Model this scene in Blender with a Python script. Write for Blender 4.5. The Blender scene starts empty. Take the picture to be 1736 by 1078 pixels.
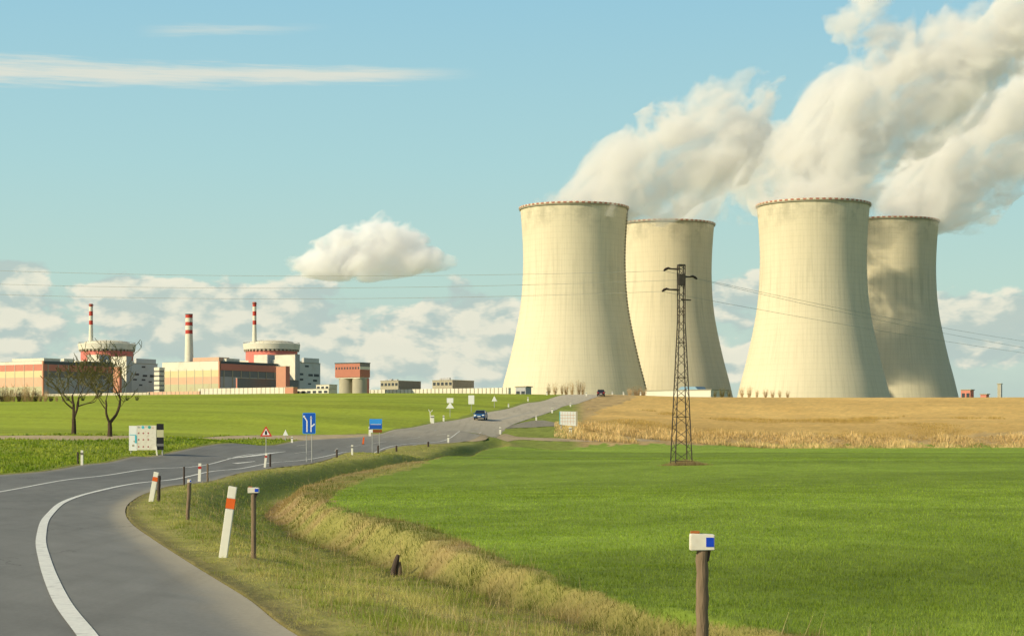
import bpy, bmesh, math, random
import numpy as np
from mathutils import Vector, Matrix
random.seed(7); rng = np.random.default_rng(7)
sc = bpy.context.scene
COL = sc.collection
F, CX, HY = 3200.0, 868.0, 735.0          # focal length and horizon of the photograph, in its pixels
PI = math.pi

# ------------------------------------------------------------------ terrain
_ctrl = [ # px, py, distance
 (510,1078,19),(420,1015,23.5),(330,960,30),(262,915,38.5),(213,872,53),(258,846,67),(300,822,88),(340,815,98),(450,795,120),
 (597,771,170),(760,751,215),(820,733,238),(879,718,288),(909,704,318),(967,684,385),(1025,668.5,440),
 (0,805,88),(139,788,105),(290,767,130),(503,748,185),(600,741,215),(650,735,235),(733,717,270),(825,698,312),(885,683,360),(960,669,440),
 (1155,788,114),(1736,756,292),(1300,756,288),(1000,757,258),(860,755,240),(700,792,120),(555,850,60),(960,980,27),(1350,1060,20),(1736,1078,19),(1736,900,38),(1400,840,62),
 (1300,736,302),(1736,735,304),(1000,739,276),(1300,702,380),(1300,673.5,480),(1736,673.5,480),(1000,700,345),(1700,702,380),(1075,671,455),
 (125,736,152),(0,741,150),(300,741,165),(0,708,235),(0,683,315),(400,706,250),(400,676,350),(640,704,290),(640,670,390),(850,667.5,430),(760,690,320),
 (200,690,280),(-300,745,150),(-300,685,320),(2200,675,480),(2200,760,280),(2200,1000,24)]
_cw = [((px-CX)/F*Y, Y, (HY-py)/F*Y) for px,py,Y in _ctrl]
_cw += [(3,6,-2.0),(-8,4,-2.0),(8,6,-2.1),(-14,25,-2.05),(-20,45,-2.0),(-26,60,-2.0),(-40,60,-1.8),(-30,20,-2),(30,10,-2.2),(60,30,-2.2)]
for px in (1050,1250,1450,1700,2100):
    for Y,z in ((150,-1.93),(200,-1.95),(250,-1.93)): _cw.append(((px-CX)/F*Y,Y,z))
_cw += [((900-CX)/F*180,180,-2.0),((900-CX)/F*230,230,-1.75)]
for X in (-350,-150,0,120,260,420):
    _cw += [(X,570,9.6),(X,720,10.6)]
_P = np.array(_cw, float)
S = 100.0
def _phi(r2):
    return 0.5*r2*np.log(r2+1e-9)
def _solve():
    p = _P[:,:2]/S; n=len(p)
    d2 = ((p[:,None]-p[None])**2).sum(-1)
    K = _phi(d2)+np.eye(n)*2e-4*(1+p[:,1])
    A = np.zeros((n+3,n+3)); A[:n,:n]=K; A[:n,n]=1; A[:n,n+1:]=p; A[n,:n]=1; A[n+1:,:n]=p.T
    b = np.zeros(n+3); b[:n]=_P[:,2]
    return np.linalg.solve(A,b)
_W = _solve()
def sstep(a,b,x):
    t=np.clip((x-a)/(b-a),0,1); return t*t*(3-2*t)
def base(x,y):
    x=np.asarray(x,float); y=np.asarray(y,float); sh=np.broadcast(x,y).shape
    x=np.broadcast_to(x,sh).ravel(); y=np.broadcast_to(y,sh).ravel()
    out=np.empty(len(x)); p=_P[:,:2]/S
    for i in range(0,len(x),50000):
        xs=np.clip(x[i:i+50000],-330,420)/S; ys=np.clip(y[i:i+50000],0,720)/S
        d2=(xs[:,None]-p[None,:,0])**2+(ys[:,None]-p[None,:,1])**2
        out[i:i+50000]=_phi(d2)@_W[:-3]+_W[-3]+_W[-2]*xs+_W[-1]*ys
    far=np.interp(y,[0,560,720,1100,1455,1900,2600,9000],[9.5,9.5,10.6,15,20,28.0,30,34])
    t=sstep(480,600,y)
    out=out*(1-t)+far*t
    return out.reshape(sh)
def poly_dist(x,y,pl):
    """distance to a polyline and side (+1 = left of its direction)"""
    best=np.full(x.shape,1e9); side=np.ones(x.shape)
    for (ax,ay),(bx,by) in zip(pl[:-1],pl[1:]):
        dx,dy=bx-ax,by-ay; L=dx*dx+dy*dy+1e-12
        t=np.clip(((x-ax)*dx+(y-ay)*dy)/L,0,1)
        ex=x-(ax+t*dx); ey=y-(ay+t*dy); d=np.hypot(ex,ey)
        m=d<best; best=np.where(m,d,best); side=np.where(m,np.sign(dx*ey-dy*ex),side)
    return best,side
def inside(x,y,poly):
    c=np.zeros(x.shape,bool); n=len(poly)
    for i in range(n):
        x1,y1=poly[i]; x2,y2=poly[(i+1)%n]
        if y1==y2: continue
        c^=((y1>y)!=(y2>y))&(x<(x2-x1)*(y-y1)/(y2-y1)+x1)
    return c
def _hit(px,py,fn,off=0.0,y0=4.0,y1=900.0):
    Y=y0*np.exp(np.linspace(0,math.log(y1/y0),2600))
    X=(px-CX)/F*Y; Z=(HY-py)/F*Y
    g=Z-(fn(X,Y)+off)
    k=np.where(g<0)[0]
    if len(k)==0: return None
    k=max(k[0],1); a=g[k-1]/(g[k-1]-g[k]) if g[k-1]!=g[k] else 0
    a=min(max(a,0),1)
    y=Y[k-1]+(Y[k]-Y[k-1])*a
    return ((px-CX)/F*y, y)
def noise2(x,y,seed=0):
    """smooth value noise, vectorised"""
    def h(i,j):
        n=(i*374761393+j*668265263+seed*1442695041)&0xffffffff
        n=((n^(n>>13))*1274126177)&0xffffffff
        return ((n^(n>>16))&0xffff)/65535.0
    xi=np.floor(x).astype(np.int64); yi=np.floor(y).astype(np.int64)
    fx=x-xi; fy=y-yi; fx=fx*fx*(3-2*fx); fy=fy*fy*(3-2*fy)
    return (h(xi,yi)*(1-fx)+h(xi+1,yi)*fx)*(1-fy)+(h(xi,yi+1)*(1-fx)+h(xi+1,yi+1)*fx)*fy
def fbm(x,y,seed=0,o=4):
    s=0;a=.5;t=0
    for k in range(o):
        s=s+a*noise2(x*2**k,y*2**k,seed+k); t+=a; a*=.5
    return s/t
# drainage ditch carved along a line that follows the inner side of the bend
_dpx=[(1400,1165),(1180,1105),(1000,1062),(790,1008),(660,972),(560,935),(490,905),(447,872),(470,848),(540,826),(620,808),(700,797),(790,778),(850,759)]
DITCH=[_hit(a,b,base,-float(np.interp(b,[935,972,1008,1062],[.78,.62,.45,.32]))) for a,b in _dpx]
_fe=[(1800,1130),(1480,1085),(1300,1062),(1180,1042),(1050,1012),(960,982),(850,945),(760,908),(690,884),(620,872),(556,852),(575,830),(620,812),(700,794),(800,771),(858,756)]
FEDGE=[_hit(a,b,base) for a,b in _fe]
def H(x,y):
    x=np.asarray(x,float); y=np.asarray(y,float)
    z=base(x,y)
    m=(y<260)&(y>8)
    d,s=poly_dist(x,y,DITCH)
    wl=np.interp(y,[15,60,110,200],[3.6,3.4,3.0,2.5]); wr=np.interp(y,[15,30,45,70,120,200],[.5,.7,1.1,1.6,1.5,1.5])
    t=np.where(s>0,1-sstep(0.12,1,d/wl),1-sstep(0.1,1,d/wr))
    dep=0.85*sstep(255,200,y)*np.interp(y,[12,20,27,34,42,55],[.2,.36,.45,.62,.8,1.0])
    z=z-np.where(m,dep*t,0)
    # uneven turf on the verge and the ditch banks
    near=sstep(130,30,y)*np.clip(1.2-d/5,0,1)
    z=z+near*0.16*(fbm(x*1.1,y*0.7,5)-.5)
    return z
def hit(px,py): return _hit(px,py,H)
def atY(px,Y): return ((px-CX)/F*Y, Y)
def Hs(x,y): return float(H(np.array([x]),np.array([y]))[0])

# ------------------------------------------------------------------ mesh helpers
class MB:
    def __init__(s): s.v=[]; s.f=[]
    def add(s,v,f):
        o=len(s.v); s.v+=[tuple(a) for a in v]; s.f+=[tuple(o+i for i in q) for q in f]; return s
    def box(s,x0,x1,y0,y1,z0,z1,M=None):
        v=[Vector((x,y,z)) for z in (z0,z1) for y in (y0,y1) for x in (x0,x1)]
        if M is not None: v=[M@a for a in v]
        return s.add(v,[(0,2,3,1),(4,5,7,6),(0,1,5,4),(2,6,7,3),(0,4,6,2),(1,3,7,5)])
    def tube(s,pts,rad,n=8,cap=True):
        pts=[Vector(p) for p in pts]
        if not hasattr(rad,'__len__'): rad=[rad]*len(pts)
        v=[];f=[]; up=None
        for i,p in enumerate(pts):
            d=(pts[min(i+1,len(pts)-1)]-pts[max(i-1,0)])
            d=d.normalized() if d.length>1e-9 else Vector((0,0,1))
            if up is None: up=Vector((1,0,0)) if abs(d.x)<.8 else Vector((0,1,0))
            a=(up-d*up.dot(d)).normalized(); b=d.cross(a); up=a
            for k in range(n):
                t=2*PI*k/n; v.append(p+(a*math.cos(t)+b*math.sin(t))*rad[i])
        for i in range(len(pts)-1):
            for k in range(n):
                f.append((i*n+k,i*n+(k+1)%n,(i+1)*n+(k+1)%n,(i+1)*n+k))
        if cap: f.append(tuple(range(n-1,-1,-1))); f.append(tuple((len(pts)-1)*n+k for k in range(n)))
        return s.add(v,f)
    def lathe(s,prof,n=48,c=(0,0,0),a0=0,a1=2*PI):
        full=abs(a1-a0-2*PI)<1e-6; m=n if full else n+1
        v=[(c[0]+r*math.cos(a0+(a1-a0)*k/n),c[1]+r*math.sin(a0+(a1-a0)*k/n),c[2]+z) for r,z in prof for k in range(m)]
        f=[(i*m+k,i*m+(k+1)%m,(i+1)*m+(k+1)%m,(i+1)*m+k) for i in range(len(prof)-1) for k in range(n)]
        if full:
            if prof[0][0]>1e-6 and prof[0]!=prof[-1]: f.append(tuple(range(m-1,-1,-1)))
            if prof[-1][0]>1e-6 and prof[0]!=prof[-1]: f.append(tuple((len(prof)-1)*m+k for k in range(m)))
        return s.add(v,f)
    def prism(s,poly,y0,y1,M=None):
        """polygon in x,z extruded along y"""
        n=len(poly); v=[Vector((x,y0,z)) for x,z in poly]+[Vector((x,y1,z)) for x,z in poly]
        if M is not None: v=[M@a for a in v]
        return s.add(v,[tuple(range(n)),tuple(range(2*n-1,n-1,-1))]+[(i,i+n,(i+1)%n+n,(i+1)%n) for i in range(n)])
    def build(s,name,mat,parent=None,smooth=False,bevel=0):
        me=bpy.data.meshes.new(name); me.from_pydata(s.v,[],s.f)
        bm=bmesh.new(); bm.from_mesh(me); bmesh.ops.recalc_face_normals(bm,faces=bm.faces)
        if bevel: bmesh.ops.bevel(bm,geom=[e for e in bm.edges if e.calc_face_angle(0)>.5],offset=bevel,segments=2,affect='EDGES')
        bm.to_mesh(me); bm.free()
        if smooth:
            for p in me.polygons: p.use_smooth=True
            if smooth!='all':
                me.set_sharp_from_angle(angle=math.radians(35))
        me.materials.append(mat)
        o=bpy.data.objects.new(name,me); COL.objects.link(o)
        if parent is not None: o.parent=parent
        return o
def npmesh(name,V,Fa,mat,cols=None,smooth=False,cname='Col'):
    """fast mesh from numpy arrays; Fa is (n,3) or (n,4)"""
    me=bpy.data.meshes.new(name); k=Fa.shape[1]
    me.vertices.add(len(V)); me.vertices.foreach_set('co',V.astype(np.float32).ravel())
    me.loops.add(len(Fa)*k); me.loops.foreach_set('vertex_index',Fa.astype(np.int32).ravel())
    me.polygons.add(len(Fa)); me.polygons.foreach_set('loop_start',np.arange(0,len(Fa)*k,k,dtype=np.int32))
    me.polygons.foreach_set('loop_total',np.full(len(Fa),k,dtype=np.int32))
    if smooth: me.polygons.foreach_set('use_smooth',np.ones(len(Fa),bool))
    me.update(calc_edges=True); me.validate()
    if cols is not None:
        a=me.color_attributes.new(cname,'FLOAT_COLOR','POINT')
        c=np.ones((len(V),4),np.float32); c[:,:3]=cols; a.data.foreach_set('color',c.ravel())
    me.materials.append(mat)
    o=bpy.data.objects.new(name,me); COL.objects.link(o); return o
def tag(o,label=None,cat=None,group=None,kind=None):
    if label: o['label']=label
    if cat: o['category']=cat
    if group: o['group']=group
    if kind: o['kind']=kind
    return o
def thing(name,label,cat,loc=(0,0,0),rz=0,group=None):
    o=bpy.data.objects.new(name,None); o.empty_display_size=.2; COL.objects.link(o)
    o.location=loc; o.rotation_euler=(0,0,rz); return tag(o,label,cat,group)
def dup(root,loc,rz=0,label=None,scale=None,group=None):
    r=root.copy(); COL.objects.link(r); r.location=loc; r.rotation_euler=(0,0,rz)
    if scale: r.scale=scale if hasattr(scale,'__len__') else (scale,)*3
    if label: r['label']=label
    if group: r['group']=group
    for ch in list(root.children):
        c=ch.copy(); COL.objects.link(c); c.parent=r
        for g in ch.children:
            d=g.copy(); COL.objects.link(d); d.parent=c
    return r

# ------------------------------------------------------------------ materials
class G:
    """tiny helper for node graphs"""
    def __init__(s,nt): s.nt=nt; s.n=nt.nodes; s.l=nt.links
    def node(s,t,**k):
        n=s.n.new(t)
        for a,b in k.items(): setattr(n,a,b)
        return n
    def put(s,sock,v):
        if hasattr(v,'is_linked') or isinstance(v,bpy.types.NodeSocket): s.l.new(v,sock)
        else: sock.default_value=v
    def m(s,op,a,b=0.0,c=None,clamp=False):
        n=s.node('ShaderNodeMath',operation=op,use_clamp=clamp); s.put(n.inputs[0],a); s.put(n.inputs[1],b)
        if c is not None: s.put(n.inputs[2],c)
        return n.outputs[0]
    def vm(s,op,a,b=(0,0,0),out=0):
        n=s.node('ShaderNodeVectorMath',operation=op); s.put(n.inputs[0],a)
        if op=='SCALE': s.put(n.inputs[3],b)
        else: s.put(n.inputs[1],b)
        return n.outputs[out]
    def comb(s,x,y,z):
        n=s.node('ShaderNodeCombineXYZ'); s.put(n.inputs[0],x); s.put(n.inputs[1],y); s.put(n.inputs[2],z); return n.outputs[0]
    def sep(s,v):
        n=s.node('ShaderNodeSeparateXYZ'); s.put(n.inputs[0],v); return n.outputs
    def mix(s,f,a,b,bt='MIX'):
        n=s.node('ShaderNodeMix',data_type='RGBA',blend_type=bt)
        for k in a,b: pass
        s.put(n.inputs[0],f)
        for i,v in ((6,a),(7,b)):
            if isinstance(v,tuple) and len(v)==3: v=v+(1,)
            s.put(n.inputs[i],v)
        return n.outputs[2]
    def noise(s,v,scale,detail=3,rough=.5,out=0,dist=0.0,dim='3D'):
        n=s.node('ShaderNodeTexNoise',noise_dimensions=dim); s.put(n.inputs['Vector'],v); n.inputs['Scale'].default_value=scale
        n.inputs['Detail'].default_value=detail; n.inputs['Roughness'].default_value=rough; n.inputs['Distortion'].default_value=dist
        return n.outputs[out]
    def ss(s,a,b,x):
        n=s.node('ShaderNodeMapRange',interpolation_type='SMOOTHSTEP'); s.put(n.inputs[0],x); s.put(n.inputs[1],a); s.put(n.inputs[2],b)
        n.inputs[3].default_value=0; n.inputs[4].default_value=1; return n.outputs[0]
def newmat(name):
    m=bpy.data.materials.new(name); m.use_nodes=True; nt=m.node_tree
    for n in list(nt.nodes): nt.nodes.remove(n)
    g=G(nt); out=g.node('ShaderNodeOutputMaterial'); return m,g,out
def surf(g,out,col,rough=.8,bump=None,bstr=.3,bdist=.05,metal=0,spec=.3,extra=None):
    b=g.node('ShaderNodeBsdfPrincipled'); 
    if isinstance(col,tuple) and len(col)==3: col=col+(1,)
    g.put(b.inputs['Base Color'],col); g.put(b.inputs['Roughness'],rough); b.inputs['Metallic'].default_value=metal
    b.inputs['Specular IOR Level'].default_value=spec
    if bump is not None:
        n=g.node('ShaderNodeBump'); n.inputs['Strength'].default_value=bstr; n.inputs['Distance'].default_value=bdist
        g.l.new(bump,n.inputs['Height']); g.l.new(n.outputs[0],b.inputs['Normal'])
    g.l.new(b.outputs[0],out.inputs['Surface']); return b
def M(name,col,rough=.7,var=.15,scale=3.0,metal=0,spec=.3,dirt=None,bstr=.15,stretch=(1,1,1)):
    m,g,out=newmat(name); tc=g.node('ShaderNodeTexCoord').outputs['Object']
    v=g.vm('MULTIPLY',tc,stretch)
    n=g.noise(v,scale,5,.6)
    n2=g.noise(v,scale*.23,3,.6)
    lo=tuple(c*(1-var) for c in col); hi=tuple(min(1,c*(1+var)) for c in col)
    c=g.mix(n,lo,hi)
    if dirt: c=g.mix(g.m('MULTIPLY',g.ss(.5,.75,n2),.6),c,dirt)
    surf(g,out,c,rough,n,bstr,.02,metal,spec); return m
def attr_mat(name,rough=.9,nscale=8,amt=.35,bstr=.5,trans=0.0,bdist=.05,big=.0):
    m,g,out=newmat(name); a=g.node('ShaderNodeAttribute',attribute_name='Col').outputs['Color']
    tc=g.node('ShaderNodeTexCoord').outputs['Object']
    n=g.noise(tc,nscale,6,.65)
    f=g.m('ADD',g.m('MULTIPLY',n,amt*2),1-amt)
    if big:
        n3=g.noise(tc,.05,4,.6); f=g.m('MULTIPLY',f,g.m('ADD',g.m('MULTIPLY',n3,big*2),1-big))
    c=g.vm('SCALE',a,f)
    b=surf(g,out,c,rough,n,bstr,bdist,spec=.15)
    if trans:
        t=g.node('ShaderNodeBsdfTranslucent'); g.l.new(g.vm('MULTIPLY',c,(1.3,1.35,.6)),t.inputs[0])
        ms=g.node('ShaderNodeMixShader'); ms.inputs[0].default_value=trans
        g.l.new(b.outputs[0],ms.inputs[1]); g.l.new(t.outputs[0],ms.inputs[2]); g.l.new(ms.outputs[0],out.inputs[0])
    return m
m_ground=attr_mat('ground_soil',nscale=2.2,amt=.35,bstr=.8,bdist=.12,big=.25)
m_blade=attr_mat('grass_blade',nscale=1.0,amt=.2,bstr=0,trans=.35)
m_road=attr_mat('asphalt',rough=.82,nscale=16,amt=.24,bstr=.25,bdist=.01,big=.16)
_nt=m_road.node_tree; _g=G(_nt); _b=[n for n in _nt.nodes if n.type=='BSDF_PRINCIPLED'][0]
_c=_b.inputs['Base Color'].links[0].from_socket; _tc=_g.node('ShaderNodeTexCoord').outputs['Object']
_wp=_g.vm('ADD',_tc,_g.vm('SCALE',_g.vm('SUBTRACT',_g.noise(_tc,1.5,4,.6,out=1),(.5,.5,.5)),1.6))
_v=_g.node('ShaderNodeTexVoronoi',feature='DISTANCE_TO_EDGE'); _g.l.new(_wp,_v.inputs['Vector']); _v.inputs['Scale'].default_value=.16
_cr=_g.m('MULTIPLY',_g.ss(.006,.001,_v.outputs[0]),_g.ss(.5,.6,_g.noise(_tc,.12,3,.5)))
_st=_g.ss(.45,.75,_g.noise(_g.vm('MULTIPLY',_tc,(1.6,.07,1)),1.0,4,.6))
_c2=_g.mix(_g.m('MULTIPLY',_st,.20),_c,(.10,.095,.085)); _c2=_g.mix(_g.m('MULTIPLY',_cr,.6),_c2,(.05,.048,.045))
_g.l.new(_c2,_b.inputs['Base Color'])
m_paint=M('road_paint',(.76,.75,.68),.6,.22,14,dirt=(.36,.35,.32))
m_faded=M('faded_road_paint',(.42,.40,.34),.7,.25,6)
m_white=M('white_plastic',(.78,.76,.66),.45,.06,9,dirt=(.55,.5,.4))
m_orange=M('orange_reflector',(.72,.13,.02),.4,.08,20)
m_wood=M('weathered_wood',(.21,.15,.095),.9,.45,9,dirt=(.09,.065,.05),bstr=.8,stretch=(4,4,.5))
m_wood_d=M('dark_wood',(.07,.05,.04),.9,.4,12,bstr=.6,stretch=(4,4,.6))
m_box=M('reflector_housing',(.74,.70,.60),.5,.08,14,dirt=(.5,.42,.3))
m_blue=M('blue_film',(.01,.06,.55),.25,.15,30)
m_signblue=M('sign_blue',(.01,.10,.50),.4,.06,3)
m_signcyan=M('sign_light_blue',(.04,.30,.80),.4,.06,3)
m_signwhite=M('sign_white',(.82,.82,.80),.4,.04,3)
m_signred=M('sign_red',(.60,.04,.03),.4,.06,3)
m_black=M('black_paint',(.015,.015,.02),.5,.1,3)
m_brown=M('brown_panel',(.22,.07,.02),.5,.1,3)
m_cyan=M('cyan_print',(.10,.50,.60),.5,.1,3)
m_teal=M('teal_print',(.05,.38,.33),.5,.1,3)
m_pink=M('dull_red_print',(.38,.10,.10),.5,.1,3)
m_metal=M('galvanised_steel',(.42,.42,.40),.5,.12,6,metal=.6)
m_lattice=M('rusty_dark_steel',(.06,.05,.04),.75,.4,4,dirt=(.11,.06,.035))
m_insul=M('brown_insulator',(.04,.025,.02),.35,.2,6)
m_wire=M('aluminium_wire',(.34,.33,.28),.5,.1,2)
m_bark=M('bark',(.075,.05,.032),.95,.4,9,bstr=.8,dirt=(.10,.10,.045))
m_twig=M('dry_twigs',(.48,.33,.17),.95,.3,3)
m_twig_g=M('bud_twigs',(.17,.15,.05),.95,.3,3)
m_foliage=M('evergreen_leaf',(.05,.06,.02),.9,.3,3)

# cooling tower concrete: formwork lifts, vertical ribs, rain streaks
def tower_mat(dark=1.0,seed=0):
    m,g,out=newmat('tower_concrete'); tc=g.node('ShaderNodeTexCoord').outputs['Object']
    x,y,z=g.sep(tc)[0:3]
    ang=g.m('ARCTAN2',y,x)
    fa=g.m('ABSOLUTE',g.m('SUBTRACT',g.m('FRACT',g.m('MULTIPLY',ang,72/(2*PI))),.5))
    fz=g.m('ABSOLUTE',g.m('SUBTRACT',g.m('FRACT',g.m('MULTIPLY',z,1/4.2)),.5))
    la=g.ss(.40,.5,fa); lz=g.ss(.36,.5,fz)
    line=g.m('MAXIMUM',g.m('MULTIPLY',la,.85),lz)
    sv=g.comb(g.m('MULTIPLY',ang,42),seed*7.0,g.m('MULTIPLY',z,.03))
    st=g.noise(sv,1.0,5,.65)
    band=g.noise(g.comb(g.m('MULTIPLY',ang,9),seed*3.0,g.m('MULTIPLY',z,.012)),1.0,4,.6)
    mot=g.noise(tc,.035,5,.6)
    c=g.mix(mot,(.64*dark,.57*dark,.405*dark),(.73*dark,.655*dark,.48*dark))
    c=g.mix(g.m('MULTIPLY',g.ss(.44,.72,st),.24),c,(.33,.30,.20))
    midz=g.m('MULTIPLY',g.ss(70,95,z),g.ss(125,100,z))
    c=g.mix(g.m('MULTIPLY',g.m('MULTIPLY',g.ss(.45,.7,band),g.m('ADD',g.m('MULTIPLY',midz,.8),.2)),.35),c,(.30,.29,.20))
    c=g.mix(g.m('MULTIPLY',line,.08),c,(.24,.22,.15))
    # damp patches below the rim
    c=g.mix(g.m('MULTIPLY',g.m('MULTIPLY',g.ss(132,152,z),g.ss(.46,.66,g.noise(tc,.05,4,.6))),.5),c,(.25,.24,.17))
    surf(g,out,c,.9,g.m('SUBTRACT',1.0,line),.15,.3,spec=.15); return m
def stripe_mat(name,axis,bands,c1,c2):
    pass

# rim with red and white warning paint, alternating round the tower
def rim_mat():
    m,g,out=newmat('rim_warning_paint'); tc=g.node('ShaderNodeTexCoord').outputs['Object']
    x,y,z=g.sep(tc)[0:3]; ang=g.m('ARCTAN2',y,x)
    f=g.m('GREATER_THAN',g.m('FRACT',g.m('MULTIPLY',ang,58/(2*PI))),.46)
    c=g.mix(f,(.66,.60,.46),(.40,.16,.10)); surf(g,out,c,.7); return m

# ------------------------------------------------------------------ world
w=bpy.data.worlds.new('World'); sc.world=w; w.use_nodes=True
nt=w.node_tree
for n in list(nt.nodes): nt.nodes.remove(n)
g=G(nt); out=g.node('ShaderNodeOutputWorld'); bg=g.node('ShaderNodeBackground')
SUN_EL=math.radians(28); SUN_AZ=math.radians(241)
sky=g.node('ShaderNodeTexSky',sky_type='NISHITA',sun_disc=False,sun_elevation=SUN_EL,sun_rotation=SUN_AZ,air_density=1.0,dust_density=1.2,ozone_density=1.0)
d=g.node('ShaderNodeTexCoord').outputs['Generated']
dx,dy,dz=g.sep(d)[0:3]
az=g.m('ARCTAN2',dx,dy); el=g.m('ARCSINE',dz)
ramp=g.node('ShaderNodeValToRGB'); cr=ramp.color_ramp
stops=[(0.0,(.60,.69,.60)),(.10,(.585,.70,.60)),(.32,(.50,.695,.62)),(.60,(.41,.66,.68)),(1.0,(.305,.575,.71))]
cr.elements[0].position=0; cr.elements[0].color=stops[0][1]+(1,)
cr.elements[1].position=1; cr.elements[1].color=stops[-1][1]+(1,)
for p,c in stops[1:-1]:
    e=cr.elements.new(p); e.color=c+(1,)
g.l.new(g.m('MULTIPLY',el,1/.235),ramp.inputs[0])
nish=g.vm('SCALE',sky.outputs[0],0.10)
col=g.mix(g.ss(.22,.6,el),ramp.outputs[0],nish)
def py2e(py): return (HY-py)/F
# low cumulus bank
bil=g.comb(g.m('MULTIPLY',az,1.0),g.m('MULTIPLY',el,1.9),0.37)
w1=g.noise(bil,14,2,.5,out=1)
bilw=g.vm('ADD',bil,g.vm('SCALE',g.vm('SUBTRACT',w1,(.5,.5,.5)),.018))
def cl(off):
    v=g.vm('ADD',bilw,off)
    a_=g.ss(.30,.70,g.noise(v,11,1,.5,dim='2D')); b_=g.ss(.28,.72,g.noise(v,60,3,.62,dim='2D'))
    def pf(sc_):
        q_=g.node('ShaderNodeTexVoronoi',feature='F1',voronoi_dimensions='2D'); g.l.new(v,q_.inputs['Vector']); q_.inputs['Scale'].default_value=sc_
        return g.m('SUBTRACT',1.0,g.m('MULTIPLY',q_.outputs['Distance'],1.15))
    return g.m('ADD',g.m('ADD',g.m('MULTIPLY',a_,.42),g.m('MULTIPLY',b_,.16)),g.m('ADD',g.m('MULTIPLY',pf(30),.30),g.m('MULTIPLY',pf(75),.14)))
n1=cl((0,0,0)); n1o=cl((-.005,.012,0))
top=g.m('ADD',py2e(478),g.m('MULTIPLY',g.m('SUBTRACT',g.noise(g.comb(g.m('MULTIPLY',az,9),3.3,0.0),1.0,3,.5),.5),.05))
env=g.m('MULTIPLY',g.ss(g.m('ADD',top,.010),g.m('SUBTRACT',top,.014),el),g.ss(py2e(700),py2e(600),el))
lft=g.m('MULTIPLY',g.ss(-.222,-.25,az),g.m('MULTIPLY',g.ss(py2e(432),py2e(462),el),g.ss(py2e(600),py2e(540),el)))
env=g.m('MAXIMUM',env,g.m('MULTIPLY',lft,1.25))
rs=g.m('MULTIPLY',g.ss(.0,.12,az),.10)
fldw=g.m('SUBTRACT',g.m('ADD',n1,g.m('MULTIPLY',env,.70)),g.m('ADD',.95,rs))
cov=g.m('MULTIPLY',g.ss(-.09,.11,fldw),g.ss(0.0,.25,env))
lit=g.ss(-.12,.16,g.m('SUBTRACT',n1,n1o))
core=g.ss(.02,.40,fldw)
ccol=g.mix(lit,(.47,.57,.54),(.93,.87,.70))
ccol=g.mix(g.m('MULTIPLY',core,.25),ccol,(.62,.66,.56))
veil=g.m('MULTIPLY',g.m('MULTIPLY',g.ss(py2e(470),py2e(570),el),g.ss(.3,.7,g.noise(bil,10,4,.6))),.75)
col=g.mix(veil,col,(.47,.59,.54))
col=g.mix(g.m('MULTIPLY',cov,.82),col,ccol)
# two thin cirrus streaks
def streak(col,a0,a1,fade,ec,slope,th0,th1,strength,seed):
    t=g.m('DIVIDE',g.m('SUBTRACT',az,a0),a1-a0)
    tcl=g.m('ADD',t,0.0,clamp=True)
    wav=g.noise(g.comb(g.m('MULTIPLY',az,14),seed,0.0),1.0,3,.5)
    cen=g.m('ADD',g.m('ADD',g.m('MULTIPLY',az,slope),ec),g.m('MULTIPLY',g.m('SUBTRACT',wav,.5),.004))
    th=g.m('ADD',g.m('MULTIPLY',tcl,th1-th0),th0)
    q=g.m('DIVIDE',g.m('ABSOLUTE',g.m('SUBTRACT',el,cen)),th)
    fi=g.noise(g.comb(g.m('MULTIPLY',az,22),g.m('MULTIPLY',el,420),seed+2.0),1.0,6,.65)
    a=g.m('MULTIPLY',g.ss(1.25,.0,g.m('ADD',q,g.m('MULTIPLY',g.m('SUBTRACT',fi,.5),2.2))),g.m('MULTIPLY',g.ss(1.0,1.0-fade,t),strength))
    if a0>-.24: a=g.m('MULTIPLY',a,g.ss(0.0,.3,t))
    return g.mix(a,col,(.80,.78,.66))
col=streak(col,-.30,-.012,.25,.1885,.019,.0085,.0032,.8,1.0)
col=streak(col,-.20,-.09,.6,py2e(38)-.002,.050,.0035,.002,.4,5.0)
g.l.new(col,bg.inputs[0]); bg.inputs[1].default_value=1.0
# the sky texture carries its own 0.10 factor above; the low ramp is normalised to the same exposure
g.l.new(bg.outputs[0],out.inputs[0])
sun=bpy.data.lights.new('sun','SUN'); sun.energy=5.0; sun.angle=math.radians(.6); sun.color=(1.0,.87,.60)
so=bpy.data.objects.new('sun',sun); COL.objects.link(so)
SD=Vector((math.sin(SUN_AZ)*math.cos(SUN_EL),math.cos(SUN_AZ)*math.cos(SUN_EL),math.sin(SUN_EL)))
so.rotation_euler=SD.to_track_quat('Z','Y').to_euler(); so.location=(0,-50,80)

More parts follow.
